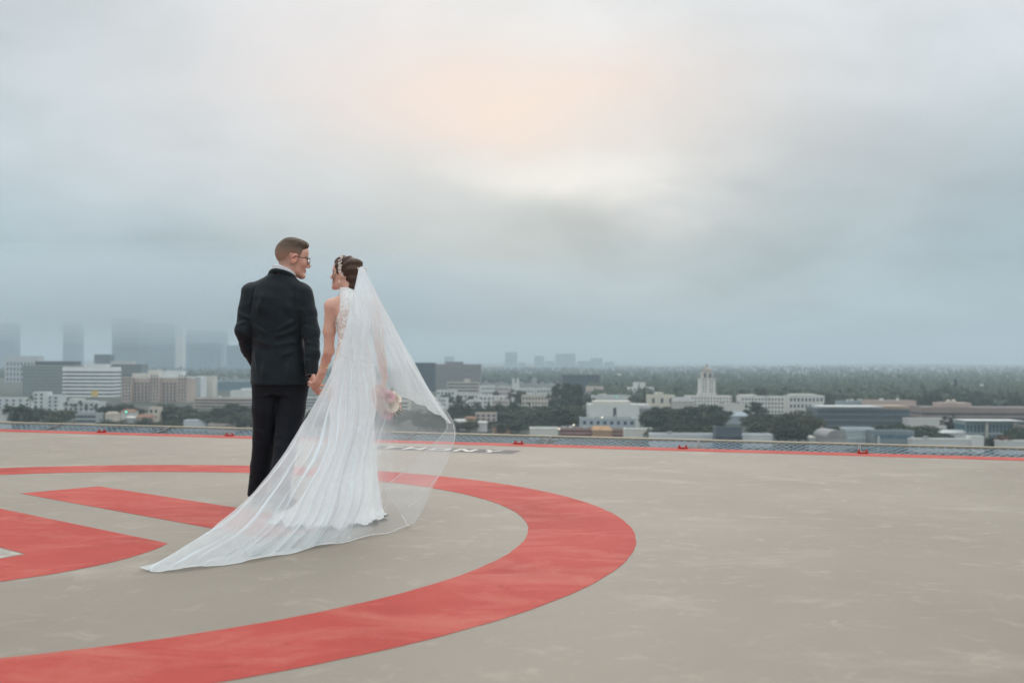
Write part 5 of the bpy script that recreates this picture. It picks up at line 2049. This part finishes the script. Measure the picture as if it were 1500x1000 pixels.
lfm = mesh('leaf', [(0, 0, 0), (.014, .03, .006), (0, .075, .0), (-.014, .03, .006), (0, .035, .0)], [(0, 1, 4), (1, 2, 4), (2, 3, 4), (3, 0, 4)])
lfm.materials.append(plain('#55653f', .6, .25, 30.0))
for i in range(22):
    a = rng.uniform(0, 6.28)
    d_ = Vector((math.cos(a), math.sin(a), rng.uniform(-.2, .35))).normalized()
    o = obj('leaf', lfm, None, bq, qt @ (d_ * .055) + Vector((.01, 0, -.07)))
    o.rotation_euler = (qt @ d_).to_track_quat('Y', 'Z').to_euler()
    z_ = rng.uniform(.8, 1.5)
    o.scale = (z_, z_, z_)
sm_ = MB()
for i in range(9):
    a = i * 2.4
    sm_.tube([Vector((.006 * math.cos(a), .006 * math.sin(a), -.01)) - AX * .0, Vector((.014 * math.cos(a), .014 * math.sin(a), .0)) - AX * .09 + Vector((0, 0, .03))], .003, 5)
sm_.build('stem_bundle', plain('#5e6f4a', .6, .2, 20.0), bq)
# ---------------------------------------------------------------- the veil
def tulle_material():
    t = NT('ivory_tulle')
    t.t.nodes.remove(t.b)
    at_ = t.n('ShaderNodeAttribute', attribute_name='tint')
    v = t.coord('Object')
    n = t.noise(v, 5, 4, .6, .5)
    dens = t.math('MULTIPLY', at_.outputs['Fac'], t.math('MULTIPLY_ADD', n, .5, .75))
    fac = t.math('MINIMUM', t.math('MULTIPLY', dens, 1.28), .93)
    tr = t.n('ShaderNodeBsdfTransparent')
    df = t.n('ShaderNodeBsdfDiffuse')
    df.inputs['Color'].default_value = (.905, .955, .975, 1)
    tl = t.n('ShaderNodeBsdfTranslucent')
    tl.inputs['Color'].default_value = (.905, .955, .975, 1)
    m1 = t.n('ShaderNodeMixShader')
    m1.inputs[0].default_value = .55
    t.l(df.outputs[0], m1.inputs[1])
    t.l(tl.outputs[0], m1.inputs[2])
    m2 = t.n('ShaderNodeMixShader')
    t.l(fac, m2.inputs[0])
    t.l(tr.outputs[0], m2.inputs[1])
    t.l(m1.outputs[0], m2.inputs[2])
    t.l(m2.outputs[0], t.out.inputs[0])
    return t.m


M_TULLE = tulle_material()
M_TRIM = plain('#e8eaea', .6, .05, 30.0)


def catmull(P, n):
    """Resample the rows of P (m, k) at n even steps of a centripetal-ish spline over arc length."""
    P = np.asarray(P, float)
    d = np.concatenate([[0], np.cumsum(np.sqrt(((P[1:] - P[:-1]) ** 2).sum(-1)) ** .8 + 1e-6)])
    d /= d[-1]
    T = np.zeros_like(P)
    T[1:-1] = (P[2:] - P[:-2]) / (d[2:] - d[:-2])[:, None]
    T[0] = (P[1] - P[0]) / (d[1] - d[0])
    T[-1] = (P[-1] - P[-2]) / (d[-1] - d[-2])
    u = np.linspace(0, 1, n)
    k = np.clip(np.searchsorted(d, u, 'right') - 1, 0, len(P) - 2)
    hL = (d[k + 1] - d[k])
    s = ((u - d[k]) / hL)[:, None]
    hL = hL[:, None]
    return (2 * s ** 3 - 3 * s ** 2 + 1) * P[k] + (s ** 3 - 2 * s ** 2 + s) * hL * T[k] + (-2 * s ** 3 + 3 * s ** 2) * P[k + 1] + (s ** 3 - s ** 2) * hL * T[k + 1]


def sheet(cols, nu, nv, pleats, amp, seed, dens, over=.6, calm=0.0):
    """cols: columns of (px, py, depth) from the comb to the hem; returns a pleated cloth."""
    r = np.random.RandomState(seed)
    W3 = [np.array([tuple(at(*p)) for p in c]) for c in cols]
    C = np.stack([catmull(c, nv) for c in W3])             # (ncol, nv, 3)
    G = np.zeros((nu, nv, 3))
    for j in range(nv):
        G[:, j] = catmull(C[:, j], nu)
    u = np.linspace(0, 1, nu)[:, None]
    v = np.linspace(0, 1, nv)[None, :]
    du = np.gradient(G, axis=0)
    dv = np.gradient(G, axis=1)
    N = np.cross(du, dv)
    N /= np.linalg.norm(N, axis=2)[:, :, None] + 1e-9
    uu = u + .02 * np.sin(9 * v + 3 * u) + .012 * np.sin(23 * v)
    w = np.zeros((nu, nv))
    w2 = np.zeros((nu, nv))
    for k in range(2):
        f_ = pleats * (1 + 1.1 * k * r.uniform(.8, 1.2))
        a_ = 2 * np.pi * f_ * uu + r.uniform(0, 6.28) + 1.6 * np.sin(2 * np.pi * (1 + k) * u + r.uniform(0, 6)) + .5 * np.sin(5 * v + k)
        w += np.sin(a_) / (1 + k)
        w2 += np.sin(2 * a_ + .7) / (1 + k)
    U = du / (np.linalg.norm(du, axis=2)[:, :, None] + 1e-9)
    env = amp * (np.clip(v / .55, 0, 1) ** 1.15) * (1 - .15 * v) * (1 - calm * np.clip((u - .50) / .12, 0, 1)) * np.minimum(1, np.minimum(u, 1 - u) / .04 + .35)
    G = G + N * (w * env)[:, :, None] + U * (w2 * env * over)[:, :, None]
    G[:, :, 2] = np.maximum(G[:, :, 2], .006 + .012 * (.5 + .5 * np.sin(40 * u + 9 * v)))
    idx = np.arange(nu * nv).reshape(nu, nv)
    Q = np.stack([idx[:-1, :-1], idx[1:, :-1], idx[1:, 1:], idx[:-1, 1:]], -1).reshape(-1, 4)
    me = np_mesh('veil', G.reshape(-1, 3) - np.array(B0), Q)
    D = dens(u, v) * np.ones((nu, nv))
    paint(me, np.repeat(D.reshape(-1)[:, None], 3, 1))
    return me, G - np.array(B0)


LONG = [
    [(524, 397, 6.84), (514, 450, 6.80), (501, 505, 6.76), (478, 562, 6.70), (446, 617, 6.58), (412, 668, 6.38), (374, 720, 6.05), (322, 766, 5.72), (258, 811, 5.34), (209, 834, 5.10)],
    [(525, 395, 6.83), (516, 450, 6.76), (504, 510, 6.70), (486, 570, 6.60), (458, 630, 6.45), (424, 690, 6.15), (383, 740, 5.88), (330, 788, 5.55), (268, 822, 5.25), (236, 841, 5.04)],
    [(526, 393, 6.81), (518, 455, 6.70), (506, 520, 6.60), (492, 590, 6.48), (470, 655, 6.28), (440, 715, 5.98), (404, 765, 5.72), (362, 803, 5.45), (318, 826, 5.30), (290, 838, 5.12)],
    [(527, 392, 6.80), (521, 455, 6.66), (513, 530, 6.54), (503, 605, 6.40), (488, 680, 6.20), (468, 738, 5.95), (444, 782, 5.70), (420, 806, 5.58), (398, 818, 5.46), (385, 825, 5.36)],
    [(529, 391, 6.79), (526, 460, 6.64), (524, 540, 6.50), (520, 620, 6.38), (514, 690, 6.25), (506, 745, 6.05), (496, 778, 5.95), (486, 792, 5.88), (478, 800, 5.80), (470, 806, 5.72)],
    [(531, 391, 6.80), (538, 465, 6.66), (545, 540, 6.52), (552, 615, 6.42), (556, 680, 6.32), (558, 735, 6.22), (556, 768, 6.18), (553, 780, 6.14), (550, 785, 6.12), (546, 789, 6.06)],
    [(533, 393, 6.83), (553, 462, 6.76), (576, 530, 6.72), (600, 588, 6.70), (618, 638, 6.68), (622, 686, 6.62), (614, 730, 6.54), (604, 757, 6.46), (594, 771, 6.40), (584, 780, 6.30)],
    [(534, 395, 6.87), (562, 455, 6.88), (594, 516, 6.90), (630, 572, 6.92), (660, 610, 6.92), (668, 636, 6.90), (657, 672, 6.86), (638, 708, 6.78), (617, 748, 6.62), (600, 772, 6.46)],
    [(533, 396, 6.90), (558, 456, 6.97), (588, 516, 7.02), (622, 574, 7.06), (650, 610, 7.08), (655, 628, 7.08), (634, 652, 7.06), (610, 674, 7.02), (585, 696, 6.98), (562, 714, 6.92)],
]
SHORT = [
    [(524, 396, 6.80), (516, 440, 6.70), (508, 480, 6.62), (498, 520, 6.56), (488, 552, 6.52)],
    [(526, 392, 6.78), (519, 440, 6.64), (514, 485, 6.54), (510, 530, 6.48), (506, 566, 6.44)],
    [(529, 390, 6.77), (530, 440, 6.62), (532, 490, 6.52), (535, 535, 6.47), (537, 573, 6.44)],
    [(531, 391, 6.78), (543, 440, 6.66), (554, 490, 6.58), (564, 538, 6.54), (572, 576, 6.52)],
    [(533, 393, 6.82), (554, 445, 6.76), (576, 498, 6.72), (600, 548, 6.71), (616, 592, 6.70)],
    [(534, 395, 6.86), (563, 452, 6.85), (597, 516, 6.85), (632, 574, 6.86), (663, 620, 6.87)],
]
vm, VG = sheet(LONG, 460, 170, 11, .017, 4, lambda u, v: (.60 - .45 * np.clip((u - .46) / .16, 0, 1)) * (1 - .15 * v) + .16 * np.clip((.55 - u) / .2, 0, 1) * np.clip((v - .62) / .25, 0, 1), 1.0, .80)
veil = obj('veil', vm, M_TULLE, bride)
vm2, VS = sheet(SHORT, 240, 90, 7, .012, 9, lambda u, v: .60 * (1 - .10 * v) * (1 - np.clip((v - .45) / .55, 0, 1) * np.clip((.62 - u) / .2, 0, 1)), .7)
obj('veil_tier', vm2, M_TULLE, veil)
tr_ = MB()
nu = VG.shape[0]
for line in (VG[:int(nu * .875):3, -1], VG[int(nu * .875), 95:-8:3], VG[-1, 82::3], VS[150::3, -1]):
    tr_.tube([Vector(p) for p in line], .0017, 5, False)
tr_.build('edge_trim', M_TRIM, veil, smooth=True)
cb = MB()
c0 = at(529, 394, 6.84) - B0
for i in range(7):
    cb.tube([c0 + Vector((-.022 + .008 * i, .0, .006)), c0 + Vector((-.024 + .008 * i, .028, -.018))], .0016, 5)
cb.tube([c0 + Vector((-.028, .0, .006)), c0 + Vector((.03, .0, .006))], .004, 6)
cb.build('comb', M_PEARL, veil, smooth=True)
